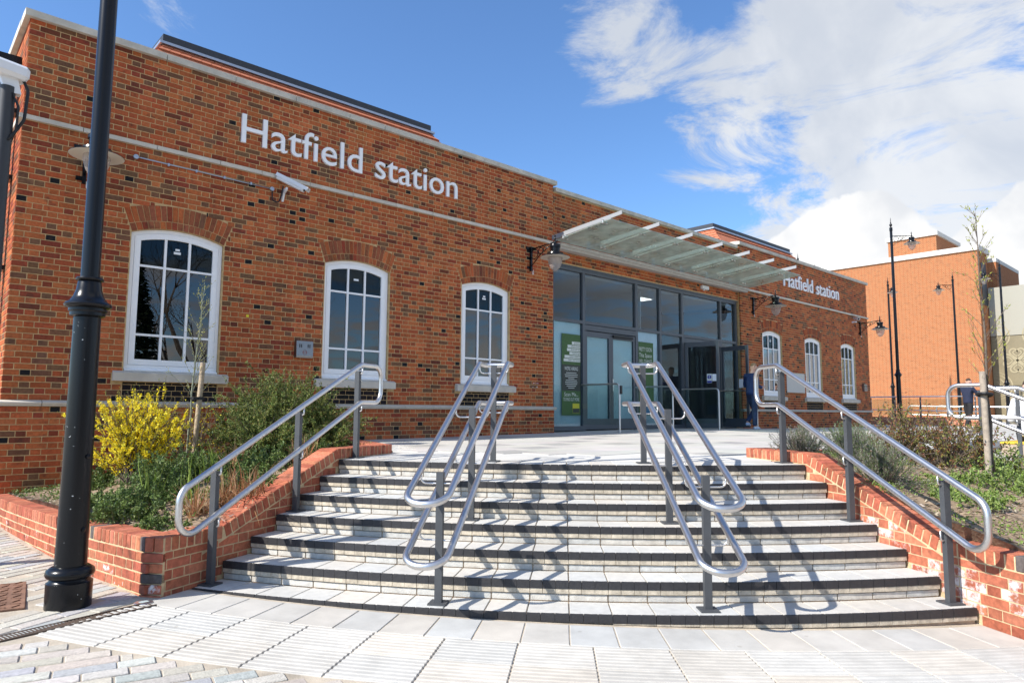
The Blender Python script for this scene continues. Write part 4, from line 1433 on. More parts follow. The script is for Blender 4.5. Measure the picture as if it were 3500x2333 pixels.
# ------------------------------------------------------------------ lanterns
def lantern_parts(root, x=0., y=0., z=0.):
    """z: level of the arm"""
    c = (x, y, z)
    MB().lathe([(.0,.20),(.004,.17),(.010,.14),(.022,.12),(.010,.105),(.016,.08),(.03,.06),(.016,.04),(.02,.0),(.03,-.03),(.02,-.06)], c, 12).build('finial', BLACKP, root, smooth=True)
    MB().lathe([(.03,-.05),(.105,-.062),(.112,-.075),(.112,-.118),(.098,-.125),(.093,-.20),(.10,-.21),(.165,-.235),(.172,-.26),(.205,-.275),(.305,-.322),(.305,-.326),(.20,-.295),(.14,-.285),(.05,-.28)], c, 24).build('cap', BLACKP, root, smooth='auto')
    MB().lathe([(.303,-.3275),(.296,-.3305),(.215,-.307),(.15,-.297),(.14,-.297),(.14,-.293),(.20,-.2965),(.303,-.3272)], c, 24).build('shade', CREAM, root, smooth='auto')
    MB().lathe([(.148,-.299),(.150,-.36),(.140,-.43),(.112,-.51),(.07,-.575),(.03,-.605),(.004,-.612)], c, 24).build('globe', GLOBE, root, smooth=True)
def scrolls(root, u, p0, ln, z):
    """rings and brace under an arm; u = arm direction"""
    u = Vector(u); p0 = Vector(p0)
    b_ = MB()
    for s, r in ((.135*ln/.73, .10), (.315*ln/.73, .065), (.435*ln/.73, .042)):
        c = p0+u*s+Vector((0,0,z-r-.02))
        pts = [c+u*(r*cos(k*pi/10))+Vector((0,0,r*sin(k*pi/10))) for k in range(20)]
        b_.tube(pts, .009, 6, closed=True)
    return b_.build('scroll', BLACKP, root, smooth=True)
def wall_lantern():
    t = thing('wall_lantern', '', 'lantern', (0,0,0))
    MB().box(-.022, .022, -.05, -.006, -.26, .26).build('back_bar', BLACKP, t)
    for z, w_ in ((.225, .10), (-.19, .06)):
        q = MB(); q.box(-w_-.03, .03, -.014, -.001, z-.028, z+.028); q.lathe([(.0,0),(.014,0),(.012,.008),(0,.009)], (-w_-.005,-.0145,z), 8, axis=(0,-1,0)); q.build('fixing_strap', BLACKP, t)
    MB().tube([(0,-.03,.20),(0,-.40,.225),(0,-.80,.25)], .014, 8).build('arm', BLACKP, t, smooth=True)
    MB().tube([(0,-.04,-.16),(0,-.30,.05),(0,-.66,.235)], .010, 8).build('brace', BLACKP, t, smooth=True)
    scrolls(t, (0,-1,.03), (0,0,0), .73, .205)
    lantern_parts(t, 0, -.73, .245)
    MB().tube(fillet([(.03,-.03,-.22),(.035,-.03,-.32),(.075,-.03,-.32),(.08,-.012,-.22)], .02, 4), .006, 6).build('cable', WHITEP, t)
    return t
wln = wall_lantern()
for i, (x, lab) in enumerate(((.70, 'black wall lantern half hidden behind the tall lamp post'), (8.88, 'black wall lantern at the corner of the glass canopy'),
                              (18.21, 'black wall lantern under the second station sign'), (26.30, 'black wall lantern at the far end of the station by the small camera'))):
    o = wln if i == 0 else copy_tree(wln)
    put(o, (x, -.001, 3.62), 0, lab, 'wall lanterns')
def chipped():
    mt = mat('chipped_black_paint', (.006,.0065,.008), .26, spec=.3); t = mt.node_tree; b = t.nodes['Principled BSDF']
    g = t.nodes.new('ShaderNodeNewGeometry'); n = t.nodes.new('ShaderNodeTexNoise'); n.inputs['Scale'].default_value = 38; n.inputs['Detail'].default_value = 3
    t.links.new(g.outputs['Position'], n.inputs['Vector'])
    r = t.nodes.new('ShaderNodeMapRange'); r.inputs[1].default_value = .735; r.inputs[2].default_value = .75; t.links.new(n.outputs[0], r.inputs[0])
    mx = t.nodes.new('ShaderNodeMixRGB'); mx.inputs[1].default_value = (.006,.0065,.008,1); mx.inputs[2].default_value = (.45,.47,.47,1)
    t.links.new(r.outputs[0], mx.inputs[0]); t.links.new(mx.outputs[0], b.inputs['Base Color']); return mt
CHIPPED = chipped()
def street_lamp():
    t = thing('street_lamp', '', 'street lamp', (0,0,0))
    MB().lathe([(.140,-.06),(.142,.02),(.142,.165),(.128,.175),(.122,.19),(.145,.205),(.152,.225),(.145,.25),(.125,.265),(.108,.275)], (0,0,0), 28).build('base', CHIPPED, t, smooth='auto')
    MB().lathe([(.10,.27),(.092,.9),(.086,2.02)], (0,0,0), 28).build('lower_shaft', CHIPPED, t, smooth='auto')
    MB().lathe([(.088,2.0),(.112,2.012),(.112,2.035),(.122,2.045),(.122,2.062),(.148,2.075),(.152,2.09),(.142,2.105),(.122,2.115),(.098,2.15),(.082,2.20),(.075,2.255),(.072,2.262),(.088,2.268),(.09,2.278),(.084,2.288),(.062,2.292)], (0,0,0), 28).build('collar', BLACKP, t, smooth='auto')
    MB().lathe([(.061,2.28),(.057,5.0),(.050,8.05),(.058,8.06),(.062,8.09),(.062,8.20),(.05,8.21)], (0,0,0), 24).build('upper_shaft', BLACKP, t, smooth='auto')
    MB().lathe([(.03,8.20),(.02,8.24),(.05,8.28),(.055,8.33),(.02,8.39),(.025,8.41),(.018,8.43),(.005,8.62),(.0,8.65)], (0,0,0), 12).build('finial', BLACKP, t, smooth=True)
    MB().tube([(.05,0,7.85),(.90,0,7.87)], .015, 8).build('arm', BLACKP, t, smooth=True)
    MB().tube([(.05,0,7.45),(.62,0,7.84)], .009, 8).build('brace', BLACKP, t, smooth=True)
    scrolls(t, (1,0,0), (.05,0,0), .75, 7.85)
    lantern_parts(t, .84, 0, 7.87)
    return t
slp = street_lamp()
def at_px(u, depth):      # place on the ground seen at photo column u (3500 px wide) and depth
    d = F_+R2*((u-1750)/2361.4); d = Vector((d.x, d.y, 0))
    return Vector((CAM.x, CAM.y, 0))+d*depth
def arm_rot(v): return math.atan2(v.y, v.x)
lamps = [((-.022,-4.667,gz(-.02,-4.67)), R(200), 'tall black lamp post with flared collar standing by the planter corner'),
         (tuple(at_px(3064, 28.3)+Vector((0,0,-.1))), -YAW, 'tall black street lamp on the plaza with its lantern arm over the car park roof'),
         (tuple(at_px(3044, 41)+Vector((0,0,-.1))), R(215), 'street lamp close behind the tall plaza lamp, lantern seen end-on'),
         (tuple(at_px(3268, 39.3)+Vector((0,0,-.1))), pi-YAW, 'black street lamp before the brick car park wall, arm towards the station'),
         (tuple(at_px(3432, 35.9)+Vector((0,0,-.1))), pi-YAW, 'black street lamp before the patterned gold cladding'),
         (tuple(at_px(2737, 34.9)+Vector((0,0,-.1))), -YAW, 'street lamp rising behind the station parapet')]
for i, (loc, rz, lab) in enumerate(lamps):
    o = slp if i == 0 else copy_tree(slp)
    put(o, loc, rz, lab, 'street lamps')
# small fittings on the near post: door bolts and a hasp
for z in (.52, 1.02):
    d_ = (CAM-Vector((-.022,-4.667,0))); d_.z = 0; d_.normalize(); side = Vector((-d_.y, d_.x, 0))
    ll = Vector((d_*.75+side*.60)).normalized()
    b_ = MB().lathe([(.0,0),(.016,0),(.016,.008),(.008,.014),(0,.014)], Vector((0,0,z))+ll*.095, 10, axis=ll); 
    lo = bpy.data.objects.new('bolt', b_.mesh('bolt')); COL.objects.link(lo); lo.data.materials.append(BLACKP)
    lo.parent = slp; lo.rotation_euler = (0,0,-R(200))

# ------------------------------------------------------------------ cameras, boxes and fittings on the wall
def cctv(root, p, d, ln=.36):
    """camera housing with sun shield; p: tip of bracket, d: looking direction"""
    d = Vector(d).normalized(); s = d.cross(Vector((0,0,1))).normalized(); u = s.cross(d)
    c = Vector(p)+u*.075
    MB().cbox(c, d*(ln*.46), s*.048, u*.042, .012).build('housing', WHITEP, root)
    MB().prism([c-d*(ln*.5)+s*.062+u*.0, c-d*(ln*.5)+s*.058+u*.055, c-d*(ln*.5)-s*.058+u*.055, c-d*(ln*.5)-s*.062+u*.0, c-d*(ln*.5)-s*.058+u*.048+s*.004, c-d*(ln*.5)+s*.054+u*.048], d*(ln*1.08)).build('sun_shield', WHITEP, root)
    MB().lathe([(.0,0),(.03,0),(.03,.004),(0,.004)], c+d*(ln*.462), 12, axis=d).build('lens_window', BLACKR, root)
c1 = thing('wall_camera', 'white security camera on a wall bracket under the stone string course', 'camera', (3.42,-.1,3.8))
MB().prism([(3.40,-.004,3.70),(3.40,-.004,3.88),(3.40,-.05,3.88),(3.40,-.16,3.90),(3.40,-.16,3.865),(3.40,-.07,3.82),(3.40,-.025,3.70)], (.03,0,0)).build('bracket', WHITEP, c1)
cctv(c1, (3.44,-.17,3.90), (.60,-.58,-.42), .52)
MB().tube(fillet([(3.235,-.03,3.83),(3.235,-.045,3.68),(3.33,-.06,3.65),(3.37,-.08,3.78),(3.38,-.10,3.93)], .05, 5), .011, 8).build('cable', BLACKR, c1, smooth=True)
cn = thing('conduit', 'galvanised conduit with round junction boxes running to the wall camera', 'conduit', (2.3,-.02,3.87))
MB().tube([(1.30,-.022,3.885),(3.235,-.022,3.865)], .0095, 8).build('pipe', GALV, cn, smooth=True)
for x, z in ((1.30,3.885),(3.235,3.865)):
    MB().lathe([(.034,0),(.034,.03),(.03,.034),(0,.034)], (x,-.004,z), 14, axis=(0,-1,0)).build('junction_box', GALV, cn)
for x in (1.72, 2.1, 2.5, 2.9): MB().box(x-.012, x+.012, -.034, -.002, 3.855, 3.895).build('saddle', GALV, cn)
c2 = thing('wall_camera', 'small white camera beside the lantern at the far end of the station', 'camera', (25.6,-.1,3.85))
MB().box(25.58,25.64,-.16,-.003,3.78,3.83).build('bracket', WHITEP, c2)
cctv(c2, (25.61,-.17,3.84), (-.7,-.7,-.15), .34)
MB().tube(fillet([(25.75,-.02,3.70),(25.72,-.08,3.60),(25.64,-.1,3.72)], .04, 4), .01, 6).build('cable', BLACKR, c2)
fl_ = thing('sensor_light', 'small white sensor unit above the entrance doors', 'sensor', (15.6,.0,3.82))
MB().cbox((15.63,REC-.042,3.86), (.16,0,0), (0,.04,0), (0,0,.05), .008).build('housing', WHITEP, fl_)
MB().lathe([(.0,-.045),(.028,-.03),(.03,-.01),(.02,0)], (15.58,REC-.045,3.81), 12).build('sensor_eye', WHITEP, fl_, smooth=True)
STAIN = mat('satin_stainless', (.27,.275,.285), .35, 1.0)
REDM = mat('red_symbol', (.30,.03,.03), .5)
def ash_box(x, lab):
    t = thing('ashtray_box', lab, 'ashtray', (x,-.05,1.24), 'wall ashtrays')
    z0, z1 = 1.245, 1.51; hw = .14
    MB().prism([(x-hw,-.001,z0),(x-hw,-.075,z0),(x-hw,-.085,z0+.03),(x-hw,-.075,z1),(x-hw,-.001,z1)], (2*hw,0,0)).build('box', STAIN, t)
    for dx in (-.085,-.055,.055,.085): MB().box(x+dx-.006, x+dx+.006, -.0835, -.0795, z0+.16, z0+.215).build('slot', BLACKR, t)
    r = MB(); pts = [(x+.033*cos(k*pi/10), -.0855, z0+.085+.033*sin(k*pi/10)) for k in range(20)]
    r.tube(pts, .0028, 6, closed=True); r.box(x-.03, x+.03, -.087, -.085, z0+.082, z0+.088); r.build('no_smoking_symbol', REDM, t)
    return t
ash_box(3.85, 'stainless ashtray box with red symbol between the first two windows')
ash_box(26.45, 'stainless ashtray box at the far corner of the station wall')
tag(MB().cbox((20.87,-.008,1.385), (.63,0,0), (0,.006,0), (0,0,.315), .002).build('notice_plate', mat('blank_plate', (.55,.53,.48), .6)), 'blank cream notice plate between two far windows', 'plate')
tag(MB().box(2.925, 2.965, -.006, -.003, 1.815, 1.85).build('survey_target', mat('yellow_target', (.75,.65,.02), .5)), 'tiny yellow square survey target stuck on the brickwork', 'marker')
wm = MB()
for k in range(9):
    x = 9.02+random.uniform(-.06,.10); z = random.choice((1.0,1.0,.92)); wm.box(x, x+random.uniform(.01,.03), -.0048, -.0042, z, z+.010)
tag(wm.build('paint_mark', WHITE), 'small scraped white paint mark on the bricks by the entrance', 'mark')

POLEG = mat('dark_grey_pole', (.03,.032,.036), .5)
# camera pole at the left edge
cp = thing('camera_pole', 'dark grey pole with white camera housing, cables and equipment box', 'camera pole', (-.43,-2.88,gz(-.43,-2.88)))
px_, py_ = -.43, -2.88
MB().tube([(px_,py_,gz(px_,py_)-.02),(px_,py_,3.30)], .062, 18).build('pole', POLEG, cp, smooth='auto')
MB().prism([(px_-.20,py_-.13,.05),(px_+.085,py_-.13,.05),(px_+.085,py_-.13,.55),(px_+.03,py_-.13,.68),(px_-.20,py_-.13,.68)], (0,.26,0)).build('equipment_box', POLEG, cp)
MB().cbox((px_-.04,py_-.02,3.45), (.18,.02,-.015), (-.012,.10,0), (.004,0,.065), .03).build('housing', WHITEP, cp)
MB().prism([(px_-.02,py_-.04,3.24),(px_+.10,py_-.04,3.25),(px_+.07,py_-.04,3.37),(px_+.0,py_-.04,3.43),(px_-.08,py_-.04,3.43)], (0,.08,0)).build('bracket', WHITEP, cp)
MB().tube(fillet([(px_+.09,py_-.03,3.42),(px_+.15,py_-.03,3.30),(px_+.135,py_-.03,3.02),(px_+.06,py_-.02,2.86),(px_+.05,py_,2.80)], .10, 6), .013, 8).build('cable', BLACKR, cp, smooth=True)
MB().tube(fillet([(px_+.03,py_-.05,3.24),(px_+.085,py_-.06,3.12),(px_+.08,py_-.05,2.9),(px_+.03,py_-.06,2.80)], .06, 6), .010, 8).build('cable', BLACKR, cp, smooth=True)

# ------------------------------------------------------------------ drain, cover and uplight in the pavement
IRON = mat('cast_iron', (.09,.075,.06), .7, .3, var=.5, scale=14, bump=.4, col2=(.16,.08,.045))
RUST = mat('rusty_cover', (.20,.105,.065), .8, var=.35, scale=9, bump=.5, bscale=30)
dr = thing('channel_drain', 'narrow cast iron channel drain running out from the planter corner', 'drain', pol(10.9, -153.2, -.94))
d0, d1 = Vector((.43,-4.975,0)), Vector((-.62,-5.235,0)); du = (d1-d0).normalized(); dn = Vector((-du.y, du.x, 0)); dl = (d1-d0).length
MB().obox((d0+d1)/2+Vector((0,0,gz(-.1,-5.1)-.028)), du*(dl/2), dn*.058, (0,0,.02)).build('channel', IRON, dr)
for s in (-1, 1): MB().obox((d0+d1)/2+dn*(.054*s)+Vector((0,0,gz(-.1,-5.1)-.002)), du*(dl/2), dn*.006, (0,0,.008)).build('edge_rail', IRON, dr)
nb = int(dl/.022)
for k in range(nb):
    c = d0+du*((k+.5)*dl/nb); b_ = MB()
    b_.obox(c+Vector((0,0,gz(c.x,c.y)-.004)), du*.0055, dn*.048, (0,0,.007)); b_.build('grate_bar', IRON, dr)
mc = thing('inspection_cover', 'rusty brown patterned inspection cover set in the setts', 'manhole', (-.55,-4.08,gz(-.5,-4.1)))
zc = gz(-.5,-4.1)
MB().cbox((-.57,-4.10,zc-.012), (.375,-.06,0), (.06,.42,0), (0,0,.014), .004).build('cover', RUST, mc)
for i in range(-4, 5):
    for j in range(-5, 6):
        a = R(35 if (i+j) % 2 else -35); c = Vector((-.57+i*.08+j*.011, -4.10+j*.075-i*.011, zc+.0045))
        MB().obox(c, Vector((cos(a), sin(a), 0))*.030, Vector((-sin(a), cos(a), 0))*.0055, (0,0,.0035)).build('tread_rib', RUST, mc)
ul = thing('ground_light', 'round steel ground light at the foot of the planter corner', 'light', tuple(Vector((.40,-4.915,gz(.4,-4.9)))))
p = Vector((.395,-4.895,gz(.4,-4.9)))
MB().lathe([(.0,-.02),(.062,-.02),(.062,.004),(.056,.008),(.034,.009),(.034,.0)], p, 22).build('rim', STEEL, ul, smooth='auto')
MB().lathe([(.0,.004),(.0335,.004),(.0335,.0075),(0,.0078)], p, 18).build('lens', mat('frosted_lens', (.45,.52,.52), .3), ul)
# ------------------------------------------------------------------ planting
LEAF = {}
def leafmat(name, c1, c2, rough=.55, trans=.25):
    if name in MATS: return MATS[name]
    mt = bpy.data.materials.new(name); mt.use_nodes = True; t = mt.node_tree
    b = t.nodes['Principled BSDF']; b.inputs['Roughness'].default_value = rough; b.inputs['Specular IOR Level'].default_value = .35
    a = t.nodes.new('ShaderNodeAttribute'); a.attribute_name = 'col'
    t.links.new(a.outputs['Color'], b.inputs['Base Color'])
    tl = t.nodes.new('ShaderNodeBsdfTranslucent'); t.links.new(a.outputs['Color'], tl.inputs[0])
    mx = t.nodes.new('ShaderNodeMixShader'); mx.inputs[0].default_value = trans
    o = t.nodes['Material Output']
    t.links.new(b.outputs[0], mx.inputs[1]); t.links.new(tl.outputs[0], mx.inputs[2]); t.links.new(mx.outputs[0], o.inputs[0])
    MATS[name] = mt
    return mt
LEAFM = leafmat('leaf', None, None)
PETAL = leafmat('petal', None, None, .6, .35)
BARK = mat('bark', (.13,.10,.075), .9, var=.3, scale=30, bump=.5)
BARKP = mat('pale_bark', (.33,.28,.22), .85, var=.25, scale=25, bump=.4)
BARKG = mat('greenish_bark', (.20,.22,.16), .8, var=.3, scale=20, bump=.3)
STAKE = mat('stake_wood', (.40,.31,.21), .85, var=.25, scale=20, bump=.4)
def rv(): 
    while True:
        v = Vector((random.uniform(-1,1), random.uniform(-1,1), random.uniform(-1,1)))
        if .05 < v.length < 1: return v.normalized()
def leaf(b, p, d, ln, wd, col, fold=.25):
    """pointed leaf: two folded halves"""
    d = Vector(d).normalized(); s = d.cross(rv())
    if s.length < .05: s = d.orthogonal()
    s.normalize(); n = d.cross(s)
    m_ = p+d*(ln*.5)
    b.add([p, m_+s*(wd/2)+n*(wd*fold), p+d*ln-n*(ln*.08), m_-s*(wd/2)+n*(wd*fold)], [(0,1,2),(0,2,3)], col)
def blob(b, p, r, col):
    a, c = rv()*r, rv()*r
    b.add([p+a, p+c, p-a, p-c], [(0,1,2,3)], col)
def arch_stem(base, d, ln, droop, n=6, wob=.03):
    pts = [Vector(base)]; d = Vector(d).normalized()
    for k in range(n):
        d = (d+Vector((random.uniform(-wob,wob), random.uniform(-wob,wob), -droop/n))).normalized()
        pts.append(pts[-1]+d*(ln/n))
    return pts
def along(pts, t):
    k = min(len(pts)-2, int(t*(len(pts)-1))); f = t*(len(pts)-1)-k
    return pts[k].lerp(pts[k+1], f), (pts[k+1]-pts[k]).normalized()
def up_dir(spread):
    a = random.uniform(0, 2*pi); s = abs(random.gauss(0, spread))
    return Vector((cos(a)*sin(s), sin(a)*sin(s), cos(s)))
def shrub(name, label, loc, nst, ln, spread, leaf_n, lsz, cols, droop=.3, flowers=None, stemcol=BARK, group=None, tw=3, fl_zone=(.25,1), wid=.45):
    """shrub: arching stems with side twigs, leaves along the twigs"""
    t = thing(name, label, 'shrub', loc, group)
    st, lf, fw = MB(), MB(), MB()
    base = Vector(loc)
    for i in range(nst):
        d = up_dir(spread); l_ = ln*random.uniform(.55, 1.05)
        o = base+Vector((random.uniform(-1,1), random.uniform(-1,1), 0))*.08*ln
        pts = arch_stem(o-Vector((0,0,.03)), d, l_, droop, 6, .12)
        st.tube(pts, .006*ln+.002, 4, cap=False, r1=.0015)
        tws = [(pts, .30)]
        for k in range(tw):
            p, dd = along(pts, random.uniform(.25, .9))
            q = arch_stem(p, (dd+rv()*.75+Vector((0,0,.15))), l_*random.uniform(.18, .38), droop*.6, 4, .15)
            st.tube(q, .0025, 3, cap=False, r1=.001)
            tws.append((q, .05))
        for q, t0 in tws:
            for k in range(leaf_n):
                s_ = random.uniform(t0, 1)
                p, dd = along(q, s_)
                c = jit(random.choice(cols), .18)
                leaf(lf, p+rv()*lsz*.25, dd*.5+rv(), lsz*random.uniform(.6,1.25), lsz*wid*random.uniform(.7,1.2), c)
            if flowers:
                for k in range(flowers[0]):
                    s_ = random.uniform(max(t0, fl_zone[0]), fl_zone[1])
                    p, dd = along(q, s_)
                    blob(fw, p+rv()*.015, flowers[1]*random.uniform(.6,1.2), jit(random.choice(flowers[2]), .12))
    st.build('stems', stemcol, t)
    lf.build('foliage', LEAFM, t)
    if flowers: fw.build('blossom', PETAL, t)
    return t
# --- left bed
def SL(x, y): return (x, y, soilL(x, y))
G1 = [(.075,.115,.03),(.095,.13,.035),(.05,.085,.025),(.12,.15,.04)]
G2 = [(.12,.17,.035),(.17,.22,.05),(.075,.115,.028),(.25,.28,.08)]
YEL = [(.93,.78,.03),(.95,.84,.08),(.88,.68,.02)]
shrub('broom_shrub', 'broom shrub covered in yellow blossom under the first window', SL(1.04,-1.95), 170, 1.0, .38, 16, .020, [(.36,.38,.05),(.44,.42,.06),(.27,.31,.05),(.50,.46,.06)], .12,
      (30, .0125, YEL), tw=4, fl_zone=(.25,.72), wid=.3)
shrub('broom_shrub', 'small sparse broom with few yellow flowers beside the sapling stake', SL(1.75,-1.65), 30, .85, .5, 8, .016, [(.15,.17,.03),(.20,.20,.03)], .3, (4, .011, YEL), tw=3, wid=.4)
for (x, y, n, l_, lab) in ((2.55,-1.80,110,.98,'dense dark green evergreen shrub with tiny leaves below the ashtray box'), (3.10,-2.05,85,.86,'dense evergreen shrub leaning over the kerb behind the loop handrail'), (3.05,-1.30,85,1.10,'tall evergreen shrub with tiny leaves beneath the second window'), (2.25,-2.55,75,.70,'low evergreen shrub spreading behind the loop handrail')):
    shrub('evergreen_shrub', lab, SL(x,y), int(n*1.15), l_, .80, 48, .033, G2+[(.24,.22,.06)], .35, tw=5, wid=.5)
def herb(name, label, loc, n, h, w_, lsz, cols, dens=26, group=None):
    t = thing(name, label, 'plant', loc, group)
    st, lf = MB(), MB(); base = Vector(loc)
    for i in range(n):
        a = random.uniform(0,2*pi); rr = w_*math.sqrt(random.random())
        o = base+Vector((cos(a)*rr, sin(a)*rr, -.03)); 
        pts = arch_stem(o, up_dir(.4), h*random.uniform(.5,1.1)*(1-.4*rr/w_), .4, 4, .15)
        st.tube(pts, .003, 3, cap=False, r1=.0012)
        for k in range(dens):
            p, dd = along(pts, random.uniform(.15,1)); leaf(lf, p, dd*.3+rv(), lsz*random.uniform(.6,1.2), lsz*.55, jit(random.choice(cols), .18))
    st.build('stems', BARKG, t); lf.build('foliage', LEAFM, t)
    return t
HG = [(.11,.17,.04),(.15,.21,.055),(.075,.125,.032),(.19,.25,.075)]
for i, (x, y, n, h, w_, lab) in enumerate(((.62,-3.55,60,.32,.26,'bushy green herb beside the lamp post shaft'), (1.20,-2.75,70,.42,.34,'bushy green herb in front of the yellow broom'), (.95,-3.25,40,.22,.28,'low green herb behind the planter capping'),
                 (1.62,-2.65,40,.25,.30,'green ground plant at the foot of the sapling'), (1.75,-3.35,40,.20,.36,'low ground plant behind the handrail post'), (2.05,-3.15,40,.26,.34,'leafy ground plant beside the climbing wall'), (2.45,-2.9,40,.30,.30,'leafy ground plant under the evergreen shrub'), (.75,-1.6,26,.30,.16,'thin pale herb by the station wall'), (.55,-2.7,34,.16,.24,'low creeping plant along the outer planter wall'), (1.6,-3.75,36,.16,.30,'low creeping plant under the loop handrail'), (.72,-4.15,30,.14,.20,'small creeping plant at the planter corner'))):
    herb('herb_plant', lab, SL(x,y), int(n*1.6), h*1.15, w_*1.15, .038, HG, 34)
def strap(name, label, loc, n, h, cols, spread, group=None):
    t = thing(name, label, 'plant', loc, group); b_ = MB(); base = Vector(loc)
    for i in range(n):
        d = up_dir(spread); l_ = h*random.uniform(.5,1.1); w_ = random.uniform(.006,.010)
        pts = arch_stem(base+Vector((random.uniform(-1,1),random.uniform(-1,1),0))*.09-Vector((0,0,.02)), d, l_, random.uniform(.1,1.2)*spread*1.6, 6, .12)
        s = d.cross(Vector((0,0,1))).normalized() if d.z < .999 else Vector((1,0,0)); c = jit(random.choice(cols), .2)
        for k in range(6):
            wa, wb_ = w_*(1-k/6.5), w_*(1-(k+1)/6.5)
            b_.add([pts[k]-s*wa, pts[k]+s*wa, pts[k+1]+s*wb_, pts[k+1]-s*wb_], [(0,1,2,3)], c)
    b_.build('leaves', LEAFM, t); return t
DRY = [(.44,.26,.13),(.36,.18,.09),(.54,.38,.22),(.30,.13,.06)]
for x, y, lab in ((1.0,-4.12,'clump of withered brown strap leaves behind the planter capping'), (1.28,-4.02,'withered leaf clump below the end of the loop handrail'), (1.75,-2.95,'withered reddish leaf clump under the handrail'), (2.2,-3.5,'dry grassy clump against the climbing wall'), (1.45,-4.15,'dry leaf clump at the bend of the capping')):
    strap('withered_clump', lab, SL(x,y), 130, .36, DRY, .95)
for x, y, lab in ((1.05,-3.75,'upright green iris leaves rising from the withered clump'), (1.42,-3.15,'upright green iris leaves beside the handrail post'), (.85,-3.25,'upright iris leaves among the herbs')):
    strap('iris_clump', lab, SL(x,y), 18, .44, [(.20,.28,.04),(.26,.32,.06)], .28)
# saplings and stakes
def sapling(name, label, loc, h, r, nbr, blen, bark, budcols, bud, dens, lean=(0,0), zmin=.35, cat='tree', upright=.35):
    t = thing(name, label, cat, loc); st, lf = MB(), MB(); base = Vector(loc)
    pts = [base+Vector((lean[0]*k/10+random.uniform(-.006,.006)*h, lean[1]*k/10+random.uniform(-.006,.006)*h, h*k/10-(.05 if k == 0 else 0))) for k in range(11)]
    st.tube(pts, r, 8, r1=r*.15)
    br = MB()
    for i in range(nbr):
        s_ = zmin+(1-zmin)*(i+random.random())/nbr
        p, d = along(pts, min(.995, s_)); a = random.uniform(0,2*pi)
        dd = Vector((cos(a)*upright*1.6, sin(a)*upright*1.6, 1-upright*.6))
        q = arch_stem(p, dd, blen*(1.25-s_)*random.uniform(.6,1.2), -.15, 5, .12)
        br.tube(q, r*.18, 4, cap=False, r1=.001)
        subs = [q]
        for k in range(2):
            pp, d2 = along(q, random.uniform(.3,.8)); sub = arch_stem(pp, d2+rv()*.6, blen*.3*random.uniform(.5,1), -.1, 3, .15)
            br.tube(sub, r*.09, 3, cap=False, r1=.0008); subs.append(sub)
        for sub in subs:
            for k in range(dens):
                pp, d2 = along(sub, random.uniform(.1,1)); leaf(lf, pp, d2*.9+rv()*.7+Vector((0,0,.3)), bud*random.uniform(.6,1.3), bud*.38, jit(random.choice(budcols), .15))
    st.build('trunk', bark, t, smooth=True); br.build('branches', bark, t); lf.build('crown', LEAFM, t)
    return t
BUD = [(.42,.40,.10),(.50,.45,.16),(.35,.36,.08)]
sapling('sapling', 'slender young tree with opening buds before the first window', SL(1.60,-1.75), 2.15, .015, 34, .50, BARKG, BUD, .024, 4, (.14,.02), .34)
sk = thing('tree_stake', 'round timber stake tied to the slender sapling', 'stake', SL(1.67,-1.83))
MB().tube([Vector(SL(1.67,-1.83))-Vector((0,0,.1)), Vector(SL(1.67,-1.83))+Vector((.06,.0,1.22))], .030, 12).build('post', STAKE, sk, smooth='auto')
zt = soilL(1.67,-1.83)+.78
MB().box(1.63, 1.75, -1.862, -1.75, zt, zt+.035).build('tie', BLACKR, sk)
# --- right bed
def SR(r, a):
    p = pol(r, a); return (p.x, p.y, soilR(p.x, p.y))
LAV = [(.26,.27,.21),(.33,.32,.27),(.18,.22,.13),(.38,.34,.31),(.14,.20,.08)]
LAVG = [(.13,.21,.06),(.18,.26,.09),(.22,.27,.14)]
def lavender(label, loc, n, h, cols):
    t = thing('lavender_bush', label, 'shrub', loc); b_ = MB(); st = MB(); base = Vector(loc)
    for i in range(n):
        d = up_dir(.72); l_ = h*random.uniform(.55,1.08)
        pts = arch_stem(base+Vector((d.x,d.y,0))*.10-Vector((0,0,.02)), d, l_, -.25, 4, .08)
        st.tube(pts, .003, 3, cap=False, r1=.001)
        for k in range(26):
            s_ = random.uniform(.35,1); p, dd = along(pts, s_)
            leaf(b_, p, dd*1.0+rv()*.65, random.uniform(.022,.04), .005, jit(random.choice(cols), .15), .1)
    st.build('stems', BARK, t); b_.build('foliage', LEAFM, t); return t
lavender('grey lavender bush just behind the top of the right stair wall', SR(7.55,-116.6), 230, .34, LAV)
lavender('greener lavender bush spilling over the wall beside the handrail post', SR(8.75,-117.3), 220, .40, LAV+LAVG)
lavender('long greyish lavender bush in the middle of the right bed', SR(8.05,-114.9), 220, .40, LAV+LAVG)
lavender('fresh green lavender at the back of the right bed', SR(7.6,-112.2), 170, .36, LAVG)
ROSE = [(.20,.085,.05),(.18,.13,.04),(.26,.13,.06),(.17,.18,.04),(.24,.24,.06)]
for r, a, n, l_, lab in ((8.0,-110.2,55,.62,'bronze-leaved rose bush beside the lavender'), (8.3,-108.0,50,.60,'bronze-leaved rose bush in front of the staked tree'), (7.75,-106.2,45,.60,'reddish rose bush at the back of the bed by the low kerb'), (8.4,-105.0,40,.55,'rose bush with mixed green and bronze leaves behind the staked tree'), (8.0,-102.5,40,.55,'rose bush at the far end of the bed')):
    shrub('rose_bush', lab, SR(r,a), n, l_, .85, 7, .040, ROSE, .3, tw=3, wid=.45)
GR = [(.18,.26,.05),(.23,.31,.08),(.13,.20,.04),(.27,.34,.10)]
